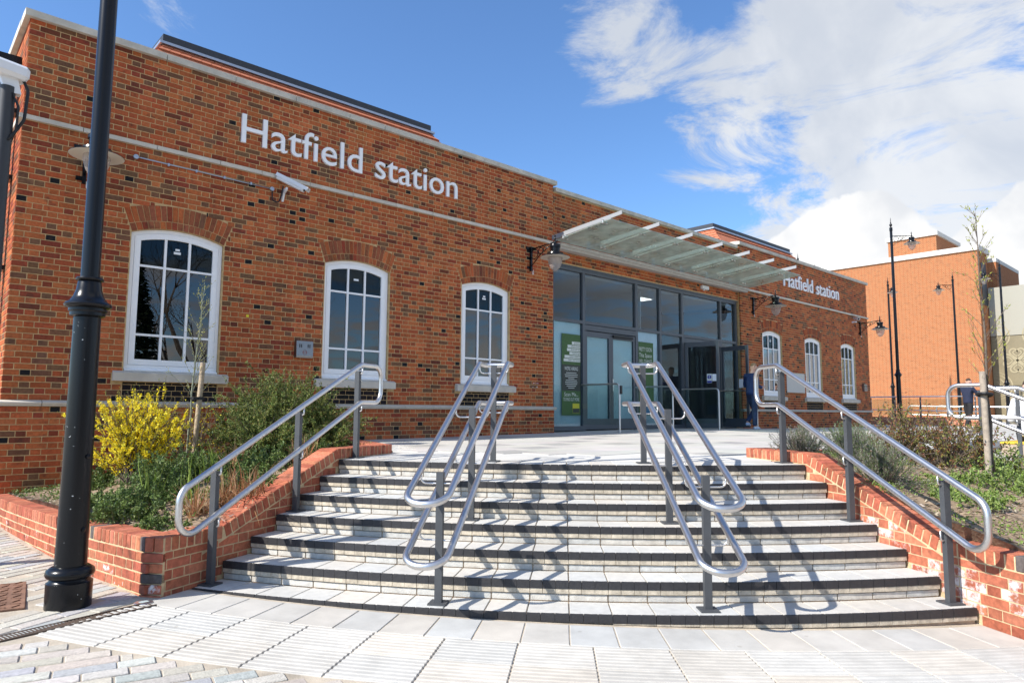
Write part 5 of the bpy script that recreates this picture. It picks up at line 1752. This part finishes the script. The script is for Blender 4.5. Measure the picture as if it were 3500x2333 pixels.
for r, a, n, h, w_, lab in ((9.0,-106.5,60,.34,.30,'leafy light green plant at the foot of the staked tree'), (9.5,-109.0,60,.26,.34,'light green ground plant on the bare slope'), (10.1,-112.0,60,.24,.36,'light green ground plant near the end of the loop handrail'),
                   (9.3,-104.0,60,.36,.32,'light green shrubby plant past the staked tree'), (10.2,-115.2,30,.16,.26,'sparse seedlings on the bare soil beside the wall'), (9.9,-106,60,.26,.35,'pale green ground plant at the edge of the bed'), (9.2,-113.2,24,.10,.30,'sparse weeds on the chipped bark'), (8.75,-112.2,26,.14,.2,'small weeds between the rose bushes'), (9.4,-115.6,50,.22,.26,'green ground plant against the climbing wall'), (10.7,-110.5,60,.24,.40,'spreading green plant at the low end of the bed'), (9.0,-110.2,50,.28,.26,'leafy green plant in front of the rose bushes'), (8.7,-104.6,60,.40,.34,'tall leafy green plant by the far edge of the bed')):
    herb('ground_plant', lab, SR(r,a), n, h, w_, .036, GR, 22)
tl_ = SR(8.72,-107.3)
sapling('young_tree', 'tall slender young tree with sparse yellow-green leaves in the right bed', tl_, 2.70, .018, 44, .50, BARK, [(.35,.37,.06),(.42,.42,.10),(.28,.30,.05)], .030, 3, (-.02,.0), .30, 'tree', .33)
sk2 = thing('tree_stake', 'stout round pale timber stake tied to the tall young tree', 'stake', SR(8.70,-107.8))
q = Vector(SR(8.72,-107.75)); MB().tube([q-Vector((0,0,.1)), q+Vector((-.02,0,1.06))], .030, 14).build('post', mat('weathered_stake', (.36,.30,.235), .85, var=.25, scale=14, bump=.4), sk2, smooth='auto')
MB().tube(fillet([q+Vector((-.10,-.02,.84)), q+Vector((.0,-.07,.83)), q+Vector((.08,.0,.81)), q+Vector((.0,.07,.83))], .03, 3, closed=True), .018, 6, closed=True).build('tie', BLACKR, sk2)
# bark chips and seedlings on the soil, joined as ground cover
def litter(name, n, ptf, zf, cols, sz):
    b_ = MB()
    for i in range(n):
        x, y = ptf(random.random(), random.random()); z = zf(x, y)+.004
        a = random.uniform(0, pi); l_ = sz*random.uniform(.5,1.5); w_ = l_*random.uniform(.25,.5); tl = random.uniform(-.4,.4)
        u_ = Vector((cos(a), sin(a), tl))*l_; v_ = Vector((-sin(a), cos(a), random.uniform(-.3,.3)))*w_
        c = Vector((x, y, z+abs(tl)*l_*.5)); b_.add([c-u_-v_, c+u_-v_, c+u_+v_, c-u_+v_], [(0,1,2,3)], jit(random.choice(cols), .25))
    return b_
CHIP = [(.34,.25,.17),(.44,.35,.26),(.22,.155,.105),(.52,.43,.33)]
litter('bark_chips', 6000, left_bed, soilL, CHIP, .016).build('bark_chips', LEAFM, bed_l, kind='stuff')
litter('bark_chips', 6500, right_bed, soilR, CHIP, .017).build('bark_chips', LEAFM, bed_r, kind='stuff')
def cover(n, ptf, zf, cols, lsz, clump):
    b_ = MB(); cs = [(random.random(), random.random()) for i in range(clump)]
    for i in range(n):
        cu, cv = random.choice(cs); x, y = ptf(min(1,max(0,random.gauss(cu,.03))), min(1,max(0,random.gauss(cv,.03))))
        leaf(b_, Vector((x, y, zf(x,y)+random.uniform(0,.04))), rv()+Vector((0,0,.7)), lsz*random.uniform(.5,1.2), lsz*.5, jit(random.choice(cols), .2))
    return b_
cover(9000, left_bed, soilL, HG, .036, 190).build('ground_cover', LEAFM, bed_l, kind='stuff')
cover(6000, right_bed, soilR, GR, .030, 50).build('ground_cover', LEAFM, bed_r, kind='stuff')
# ------------------------------------------------------------------ far buildings
def on_plane_x(u, v, X):
    d = F_+R2*((u-1750)/2361.4)-U2*((v-1166.5)/2361.4); t = (X-CAM.x)/d.x; return CAM+d*t
def on_plane_y(u, v, Y):
    d = F_+R2*((u-1750)/2361.4)-U2*((v-1166.5)/2361.4); t = (Y-CAM.y)/d.y; return CAM+d*t
def far_brick():
    mt = bpy.data.materials.new('far_brickwork'); mt.use_nodes = True; t = mt.node_tree; b = t.nodes['Principled BSDF']
    b.inputs['Roughness'].default_value = .9; b.inputs['Specular IOR Level'].default_value = .2
    g = t.nodes.new('ShaderNodeNewGeometry'); s = t.nodes.new('ShaderNodeSeparateXYZ'); t.links.new(g.outputs['Position'], s.inputs[0])
    a = t.nodes.new('ShaderNodeMath'); a.operation = 'ADD'; t.links.new(s.outputs[0], a.inputs[0]); t.links.new(s.outputs[1], a.inputs[1])
    c = t.nodes.new('ShaderNodeCombineXYZ'); t.links.new(a.outputs[0], c.inputs[0]); t.links.new(s.outputs[2], c.inputs[1])
    k = t.nodes.new('ShaderNodeTexBrick'); t.links.new(c.outputs[0], k.inputs['Vector'])
    k.offset = .5; k.squash = .5; k.squash_frequency = 2
    k.inputs['Color1'].default_value = (.36,.100,.034,1); k.inputs['Color2'].default_value = (.27,.072,.028,1); k.inputs['Mortar'].default_value = (.42,.27,.14,1)
    k.inputs['Scale'].default_value = 1.0; k.inputs['Mortar Size'].default_value = .010; k.inputs['Brick Width'].default_value = .225; k.inputs['Row Height'].default_value = .075; k.inputs['Bias'].default_value = -.2
    k2 = t.nodes.new('ShaderNodeTexBrick'); t.links.new(c.outputs[0], k2.inputs['Vector']); k2.offset = .5; k2.squash = .5; k2.squash_frequency = 2
    k2.inputs['Color1'].default_value = (1,1,1,1); k2.inputs['Color2'].default_value = (.16,.15,.15,1); k2.inputs['Mortar'].default_value = (1,1,1,1); k2.inputs['Bias'].default_value = -.80
    for nm, v in (('Scale',1.),('Mortar Size',.01),('Brick Width',.225),('Row Height',.075)): k2.inputs[nm].default_value = v
    m = t.nodes.new('ShaderNodeMixRGB'); m.blend_type = 'MULTIPLY'; m.inputs[0].default_value = 1
    t.links.new(k.outputs[0], m.inputs[1]); t.links.new(k2.outputs[0], m.inputs[2]); t.links.new(m.outputs[0], b.inputs['Base Color'])
    return mt
FARB = far_brick()
CAP = mat('pale_coping', (.62,.60,.55), .8)
ca = thing('car_park', 'tall orange brick car park building behind the street lamps', 'building', (55,8,0))
XP = 49.3
c0 = on_plane_x(3338, 838, XP); ztop = c0.z-.30
XR = on_plane_y(3374, 900, c0.y).x
MB().box(XP, XR, c0.y, 40, -.6, ztop).build('wall', FARB, ca)
MB().box(XP-.12, XR+.1, c0.y-.12, 40, ztop+.001, ztop+.32).build('coping', CAP, ca)
t0 = on_plane_x(3034, 815, XP+1.5); t1 = on_plane_x(3198, 790, XP+1.5)
MB().box(XP+1.5, XP+6.5, t1.y, t0.y, ztop+.33, t1.z-.25).build('stair_tower', FARB, ca)
MB().box(XP+1.38, XP+6.6, t1.y-.12, t0.y+.12, t1.z-.249, t1.z+.02).build('coping', CAP, ca)
cx2 = XR+.2
c3 = on_plane_x(3404, 884, cx2+4)
yr = on_plane_x(3404, 900, cx2).y
MB().box(cx2, cx2+6, yr, 30, -.6, ztop-.45).build('rear_wall', FARB, ca)
MB().box(cx2-.02, cx2+6, yr-.02, 30, ztop-.449, ztop-.20).build('coping', CAP, ca)
MB().box(XR-1.6, XR-.5, c0.y-.03, c0.y-.002, ztop-3.4, ztop-.7).build('louvre', SLATE, ca)
# patterned cladding
cl = thing('patterned_cladding', 'gold metal cladding with pale clover and paisley pattern', 'cladding', (58,-5,0))
GOLD = mat('gold_cladding', (.20,.165,.095), .45, .0, var=.12, scale=1.0, spec=.5)
GOLDP = mat('pale_gold_pattern', (.33,.28,.17), .5)
PALEG = mat('pale_grey_glazing', (.33,.31,.25), .35)
XC = XR-.4
ce = on_plane_x(3376, 985, XC)
ye, zt = ce.y, ce.z
pw, ph = 2.7, 3.15
def ribbon(pts, w_, x):
    bb = MB(); n = len(pts)
    vs = []
    for i, (y, z) in enumerate(pts):
        a = pts[i-1]; c = pts[(i+1) % n]; ty, tz = c[0]-a[0], c[1]-a[1]; l_ = math.hypot(ty, tz) or 1
        ny, nz = -tz/l_*w_/2, ty/l_*w_/2
        vs += [(x, y+ny, z+nz), (x, y-ny, z-nz)]
    return bb.add(vs, [(2*i, 2*((i+1) % n), 2*((i+1) % n)+1, 2*i+1) for i in range(n)])
def heart(cy, cz_, ang, s, k_=1.0):
    pts = []
    for i in range(28):
        t = 2*pi*i/28
        hx = 16*sin(t)**3/17; hz = (13*cos(t)-5*cos(2*t)-2*cos(3*t)-cos(4*t))/17
        hx *= k_; hz = hz*k_+1.05
        pts.append((cy+s*(hx*cos(ang)-hz*sin(ang)), cz_+s*(hx*sin(ang)+hz*cos(ang))))
    return pts
for i in range(5):
    for j in range(4):
        y1 = ye-i*pw; y0 = y1-pw+.04; z1 = zt-j*ph; z0 = max(-.4, z1-ph+.04)
        if z1 < 0: continue
        MB().box(XC, XC+.08, y0, y1, z0, z1).build('cladding_panel', PALEG if j == 0 else GOLD, cl)
        if z1-z0 < 1.5: continue
        orn = MB()
        cy, cz_ = (y0+y1)/2, (z0+z1)/2
        x = XC-.012
        if j > 0:
            for q in range(4):
                for kk, w_ in ((1.0,.085),(.55,.06)):
                    r_ = ribbon(heart(cy, cz_, q*pi/2, .42, kk), w_, x); orn.add(r_.v, r_.f)
        for q, (yy, zz_) in enumerate(((y0,z0),(y1,z1),(y0,z1),(y1,z0))):
            if j == 0 and q in (1,2): continue
            for rr_ in (.95,.78,.55,.30):
                pts = []
                for a in range(10):
                    th = (0 if q in (0,) else 0)+a*pi/18
                    sy = 1 if yy == y0 else -1; sz_ = 1 if zz_ == z0 else -1
                    pts.append((yy+sy*rr_*cos(th), zz_+sz_*rr_*sin(th)*.9))
                back = [(p[0]+(.07 if yy == y0 else -.07), p[1]) for p in reversed(pts)]
                orn.add([(x, *p) for p in pts+back], [(a, a+1, 18-a, 19-a) for a in range(9)])
        orn.build('ornament', GOLDP, cl)
# structure behind the cladding
MB().box(XC+.1, XC+9, ye-13, ye, -.5, zt-.1).build('core', SLATE, cl)
# low wall and glass balustrade past the end of the station
bw = thing('low_wall', 'low brick wall under the glass balustrade beyond the station', 'wall', (31.5,0,-.1))
yA, yB = 3.0, -2.6
path_wall(bw, [(31.6,yA),(31.6,yB)], lambda t: .27, 3, side=1)
bl = thing('glass_balustrade', 'glass balustrade with steel posts on the low wall beyond the station', 'balustrade', (31.7,0,.27))
for k in range(6):
    y = yA-.3-k*1.0
    MB().box(31.67, 31.73, y-.025, y+.025, .271, 1.10).build('post', GREYP, bl)
    if k < 5: MB().box(31.695, 31.705, y-.95, y-.05, .34, 1.04).build('glass_panel', GLASSB, bl)
    for z in (.45, .95): MB().lathe([(.0,0),(.03,0),(.03,.03),(0,.03)], (31.665,y,z), 8, axis=(-1,0,0)).build('clamp', STEEL, bl)
MB().tube([(31.70,yA-.1,1.14),(31.70,yB+.05,1.14)], .025, 8).build('handrail', STEEL, bl, smooth=True)
MB().tube([(31.55,yA-.1,.60),(31.55,yB+.05,.52)], .02, 8).build('lower_rail', STEEL, bl, smooth=True)
rb2 = thing('ramp_rail', 'steel loop rails of the ramp behind the low wall', 'handrail', (33.5,-1.2,0))
for k, (y, x) in enumerate(((-.6,34.2),(-1.6,34.8),(-2.4,35.2))):
    pts = fillet([(x,y+1.6,.38),(x,y+1.6,.78),(x,y-1.6,.70),(x,y-1.6,.30)], .15, 5, closed=True)
    MB().tube(pts, .024, 8, closed=True).build('rail', STEEL, rb2, smooth=True)
    for dy in (-1.1, 1.1): MB().box(x-.025, x+.025, y+dy-.02, y+dy+.02, -.1, .72).build('post', GREYP, rb2)
# brick kerb block with painted edge where a person sits
sb = thing('seat_kerb', 'low brick kerb with yellow painted edge under the seated person', 'kerb', tuple(at_px(3492,10.6)))
q = at_px(3492, 10.6)
MB().cbox((q.x+.1,q.y-.15,-.10), (.55,0,0), (0,.40,0), (0,0,.085), .006).build('kerb', mat('kerb_concrete', (.38,.30,.22), .9, var=.2), sb)
MB().cbox((q.x+.1,q.y-.15,.002), (.56,0,0), (0,.41,0), (0,0,.016), .004).build('painted_edge', mat('yellow_paint', (.62,.42,.03), .6), sb)

# ------------------------------------------------------------------ trees across the square, mirrored in the windows
def bare_tree(label, loc, h, seed, name='bare_tree'):
    rs = random.Random(seed); t = thing(name, label, 'tree', loc); tr, br = MB(), MB(); base = Vector(loc)
    def rvv(): return Vector((rs.uniform(-1,1), rs.uniform(-1,1), rs.uniform(-1,1)))
    def grow(b_, p, d, l_, r, lev):
        pts = [p]
        for k in range(4):
            d = (d+rvv()*.18+Vector((0,0,.05))).normalized(); pts.append(pts[-1]+d*(l_/4))
        b_.tube(pts, r, 5 if lev < 2 else 3, cap=False, r1=r*.55)
        if lev >= 5: return
        n = 3 if lev < 4 else 3
        for i in range(n):
            k = rs.choice((2,3,4,4)); nd = (d+rvv()*.75+Vector((0,0,.12))).normalized()
            grow(br, pts[k], nd, l_*rs.uniform(.60,.80), r*.52, lev+1)
    grow(tr, base-Vector((0,0,.1)), Vector((0,0,1)), h*.30, h*.022, 0)
    tr.build('trunk', BARK, t); br.build('crown', BARK, t); return t
for i, (x, y, h, lab) in enumerate(((3.5,-33,15,'bare spreading tree across the square'), (13,-36,16,'tall bare tree across the square beside the hedge'), (-3,-37,14,'bare tree across the square near the road'), (24,-40,15,'bare tree far across the square'))):
    bare_tree(lab, (x, y, -1.1), h, 40+i)
def evergreen(label, loc, h, w_, seed):
    rs = random.Random(seed); t = thing('evergreen_tree', label, 'tree', loc); lf = MB(); base = Vector(loc)
    MB().tube([base-Vector((0,0,.1)), base+Vector((0,0,h*.9))], h*.02, 6, r1=.03).build('trunk', BARK, t)
    for i in range(5200):
        z = rs.random()**.8; rr = w_*(1-z)**.75*(.55+.45*rs.random()); a = rs.uniform(0,2*pi)
        p = base+Vector((cos(a)*rr, sin(a)*rr, .4+z*h)); c = rs.uniform(.7,1.2)
        leaf(lf, p, Vector((cos(a),sin(a),-.3))+rv()*.6, .45, .16, (.03*c,.05*c,.022*c))
    lf.build('crown', LEAFM, t); return t
evergreen('dark evergreen tree across the square', (8.2,-31,-1.1), 11, 2.6, 3)
evergreen('broad dark evergreen across the square beside the road', (-1.5,-30,-1.1), 8, 3.0, 4)
hd = thing('hedge', 'long dark hedge across the square', 'hedge', (14,-44,-1.1)); hb = MB()
for i in range(9000):
    x = random.uniform(-40, 85); hgt = 3.2+1.6*noise.noise((x*.15,0,0)); p = Vector((x, -44+random.uniform(-1.2,1.2), -1.1+hgt*random.random()))
    c = random.uniform(.6,1.3); leaf(hb, p, rv()+Vector((0,.6,.3)), .8, .40, (.04*c,.06*c,.025*c))
hb.build('foliage', LEAFM, hd)

# ------------------------------------------------------------------ people
def skin(name, chains, m_, parent, loc, M3, sub=2):
    """chains: list of [(pos, radius), ...]; points shared by equal name keys are merged"""
    me = bpy.data.meshes.new(name); vs, es, rad, key = [], [], [], {}
    for ch in chains:
        prev = None
        for p, r in ch:
            k = tuple(round(x, 4) for x in p)
            if k not in key: key[k] = len(vs); vs.append(p); rad.append(r if isinstance(r, tuple) else (r, r))
            i = key[k]
            if prev is not None and prev != i: es.append((prev, i))
            prev = i
    me.from_pydata([tuple(Vector(loc)+M3 @ Vector(v)) for v in vs], es, [])
    o = bpy.data.objects.new(name, me); COL.objects.link(o)
    o.modifiers.new('skin', 'SKIN')
    if not me.skin_vertices: raise RuntimeError('no skin layer')
    for i, d in enumerate(me.skin_vertices[0].data):
        d.radius = rad[i]; d.use_root = (i == 0)
    s = o.modifiers.new('sub', 'SUBSURF'); s.levels = s.render_levels = sub
    bpy.context.view_layer.update()
    dg = bpy.context.evaluated_depsgraph_get()
    nm = bpy.data.meshes.new_from_object(o.evaluated_get(dg))
    bpy.data.objects.remove(o)
    off = root_loc(parent)
    for v in nm.vertices: v.co -= off
    nm.polygons.foreach_set('use_smooth', [True]*len(nm.polygons))
    ob = bpy.data.objects.new(name, nm); COL.objects.link(ob); ob.parent = parent
    nm.materials.clear(); nm.materials.append(m_)
    return ob
SKIN = mat('skin', (.55,.32,.24), .55, var=.06, scale=12)
def ipol(a, b, t): return tuple(a[i]+(b[i]-a[i])*t for i in range(3))
def person(label, loc, heading, P, cols, hold=None):
    """P: joints in the body's own frame (forward, left, up)"""
    t = thing('person', label, 'person', tuple(loc))
    fz = Vector((cos(heading), sin(heading), 0)); sd = Vector((-sin(heading), cos(heading), 0))
    M3 = Matrix((( fz.x, sd.x, 0), (fz.y, sd.y, 0), (0, 0, 1)))
    J = P
    head, hup = Vector(J['head']), Vector(J['hup']).normalized(); hf = Vector(J['hfwd']).normalized()
    hs = hup.cross(hf).normalized()
    H = lambda f, s, u: tuple(head+hf*f+hs*s+hup*u)
    body = [[(J['pel'], .09), (J['mid'], .085), (J['chest'], .095), (J['neck'], .058), (H(-.005,0,-.06), .06), (H(.0,0,.0), (.084,.078)), (H(-.012,0,.07), (.086,.076)), (H(-.01,0,.115), .045)],
            [(H(.0,0,.0), (.084,.078)), (H(.055,0,-.045), .042), (H(.075,0,-.07), .026)],
            [(H(.0,0,.0), (.084,.078)), (H(.082,0,.005), .022), (H(.106,0,-.012), .012)]]
    for s, sg in (('L', 1), ('R', -1)):
        body.append([(H(.0,0,.0), (.084,.078)), (H(-.012,.08*sg,-.002), .018), (H(-.02,.094*sg,.012), .010)])
        body.append([(J['chest'], .095), (J['sh'+s], .058), (J['el'+s], .045), (J['wr'+s], .027), (J['ha'+s], .036)])
        ha, wr = Vector(J['ha'+s]), Vector(J['wr'+s]); fd = (ha-wr).normalized(); lat = fd.cross(Vector((0,0,1)))
        lat = lat.normalized() if lat.length > .1 else Vector((1,0,0)); cu = Vector((0,0,-1)) if abs(fd.z) < .8 else Vector((1,0,0))
        for k, (off, ln) in enumerate(((-.027,.062),(-.010,.072),(.008,.068),(.026,.055))):
            b0 = ha+fd*.02+lat*off; m1 = b0+fd*ln*.6+cu*.006; m2 = m1+fd*ln*.25+cu*.03
            body.append([(J['ha'+s], .036), (tuple(b0), .010), (tuple(m1), .0085), (tuple(m2), .007)])
        th = ha-fd*.01+lat*(-.034*sg); body.append([(J['ha'+s], .036), (tuple(th), .011), (tuple(th+fd*.045+lat*(-.012*sg)), .009)])
        body.append([(J['pel'], .09), (J['hip'+s], .075), (J['kn'+s], .055), (J['an'+s], .038), (J['to'+s], .030)])
    skin('body', body, cols['skin'], t, loc, M3, 2)
    low_ = tuple(Vector(J['pel'])+(Vector(J['pel'])-Vector(J['mid'])).normalized()*.06)
    top = [[(low_, (.165,.15)), (J['pel'], (.165,.15)), (J['mid'], (.160,.14)), (J['chest'], (.165,.135)), (J['neck0'], .075)]]
    for s in 'LR':
        top.append([(J['chest'], (.165,.135)), (J['sh'+s], .082), (ipol(J['sh'+s], J['el'+s], .5), .068), (J['el'+s], .060), (ipol(J['el'+s], J['wr'+s], .55), .048), (ipol(J['el'+s], J['wr'+s], .96), .038)])
    skin('jumper', top, cols['top'], t, loc, M3, 2)
    leg = [[(ipol(J['pel'], J['mid'], .4), (.145,.128)), (J['pel'], (.152,.132))]]
    for s in 'LR':
        leg.append([(J['pel'], (.152,.132)), (J['hip'+s], .105), (ipol(J['hip'+s], J['kn'+s], .5), .092), (J['kn'+s], .072), (ipol(J['kn'+s], J['an'+s], .5), .068), (ipol(J['kn'+s], J['an'+s], 1.0), .062)])
        a, o_ = Vector(J['an'+s]), Vector(J['to'+s]); dd = (o_-a); heel = a-Vector((dd.x, dd.y, 0)).normalized()*.05+Vector((0,0,-.05 if dd.z < -.02 else -.03))
        skin('shoe', [[(tuple(heel), .045), (tuple(a+dd*.35+Vector((0,0,-.02))), .050), (tuple(a+dd*.8+Vector((0,0,.0))), (.045,.034)), (tuple(a+dd*1.15), (.040,.026))]], cols['shoe'], t, loc, M3, 2)
        sole0 = Vector(loc)+M3 @ heel; 
    skin('trousers', leg, cols['leg'], t, loc, M3, 2)
    skin('hair', [[(H(-.028,0,.01), (.083,.080)), (H(-.026,0,.072), (.092,.084)), (H(-.002,0,.098), (.075,.068)), (H(.045,0,.10), .035)]], cols['hair'], t, loc, M3, 2)
    skin('collar', [[(J['neck0'], .068), (tuple(Vector(J['neck0']).lerp(Vector(J['neck']), .55)), .070)]], cols['collar'], t, loc, M3, 1)
    eyes = MB()
    for sg in (-1, 1):
        c = Vector(loc)+M3 @ Vector(H(.078, .030*sg, .022)); eyes.lathe([(.0,-.008),(.009,0),(.0,.008)], c, 6)
    eyes.build('eyes', BLACKR, t)
    mo = MB(); c = Vector(loc)+M3 @ Vector(H(.083,0,-.045)); mo.obox(c, M3 @ Vector((.006,0,0)), M3 @ Vector((0,.022,0)), (0,0,.004)); mo.build('mouth', mat('lips', (.35,.14,.12), .5), t)
    return t, M3
NAVY = mat('navy_knit', (.010,.028,.10), .9, var=.2, scale=25, bump=.3, bscale=60)
DENIM = mat('blue_denim', (.014,.030,.075), .85, var=.45, scale=7, bump=.3, bscale=40)
HAIR = mat('short_fair_hair', (.24,.15,.085), .8, bump=.6, bscale=90)
HAIRD = mat('dark_hair', (.05,.032,.022), .8, bump=.6, bscale=90)
TRAIN = mat('white_blue_trainer', (.62,.66,.70), .6, var=.9, scale=16, col2=(.03,.16,.42))
SHOEB = mat('black_shoe', (.012,.012,.013), .45)
CLOTHK = mat('black_cloth', (.012,.012,.015), .85, bump=.3, bscale=40)
SHIRTW = mat('white_shirt', (.62,.63,.66), .8, bump=.2, bscale=20)
NAVY2 = mat('dark_navy_top', (.014,.02,.05), .85, var=.2, scale=20, bump=.3, bscale=40)
ploc = Vector((15.95,-1.12,pz(15.95,-1.12)))
J1 = dict(pel=(0,0,.95), mid=(.005,0,1.14), chest=(.0,0,1.36), neck0=(.02,0,1.475), neck=(.04,0,1.515), head=(.085,0,1.625), hup=(.35,0,1), hfwd=(1,0,-.42),
          shL=(-.005,.185,1.425), shR=(-.005,-.185,1.425), elL=(-.01,.235,1.15), elR=(-.02,-.235,1.15), wrL=(.22,.14,1.115), wrR=(.235,-.13,1.10), haL=(.30,.10,1.13), haR=(.315,-.09,1.12),
          hipL=(0,.09,.90), hipR=(0,-.09,.90), knL=(.17,.09,.52), knR=(.01,-.09,.49), anL=(-.10,.09,.20), anR=(.0,-.09,.09), toL=(-.01,.09,.12), toR=(.145,-.09,.035))
man, M3m = person('man in navy jumper and jeans looking at his phone beside the open door', ploc, R(-20), J1, dict(skin=SKIN, top=NAVY, leg=DENIM, shoe=TRAIN, hair=HAIR, collar=SHIRTW))
pc = ploc+M3m @ Vector((.365,-.02,1.155))
ph = MB(); ph.cbox(pc, M3m @ Vector((.072,0,.022)), M3m @ Vector((0,.036,0)), M3m @ Vector((-.0012,0,.004)), .002)
tag(ph.build('phone', mat('phone_case', (.35,.33,.34), .3)), 'slim mobile phone held by the man in the navy jumper', 'phone')
l2 = at_px(3297, 23.9); l2.z = -.13
J2 = dict(J1); J2.update(head=(.07,0,1.63), hup=(.2,0,1), hfwd=(1,0,-.2), elR=(.16,-.24,1.22), wrR=(.40,-.20,1.28), haR=(.48,-.19,1.29), elL=(.12,.24,1.2), wrL=(.34,.18,1.22), haL=(.42,.16,1.22),
                        knL=(.05,.09,.50), anL=(.10,.09,.09), toL=(.24,.09,.035), knR=(-.06,-.09,.50), anR=(-.24,-.09,.13), toR=(-.13,-.09,.04))
person('man with dark hair in a navy top leaning on the far handrail', l2, -YAW+R(15), J2, dict(skin=SKIN, top=NAVY2, leg=CLOTHK, shoe=SHOEB, hair=HAIRD, collar=NAVY2))
l3 = at_px(3506, 10.5); l3.z = .018
J3 = dict(pel=(0,0,.115), mid=(.02,0,.30), chest=(.09,0,.52), neck0=(.13,0,.64), neck=(.16,0,.68), head=(.20,0,.80), hup=(.15,0,1), hfwd=(1,0,-.15),
          shL=(.08,.19,.585), shR=(.08,-.19,.585), elL=(.10,.25,.32), elR=(.10,-.25,.32), wrL=(.32,.17,.28), wrR=(.32,-.17,.28), haL=(.40,.14,.27), haR=(.40,-.14,.27),
          hipL=(.03,.10,.11), hipR=(.03,-.10,.11), knL=(.44,.14,.13), knR=(.44,-.14,.13), anL=(.47,.14,-.03), anR=(.47,-.14,-.03), toL=(.60,.14,-.085), toR=(.60,-.14,-.085))
person('person in a white shirt and black trousers sitting on the low kerb', l3, R(10), J3, dict(skin=SKIN, top=SHIRTW, leg=CLOTHK, shoe=SHOEB, hair=HAIRD, collar=SHIRTW))
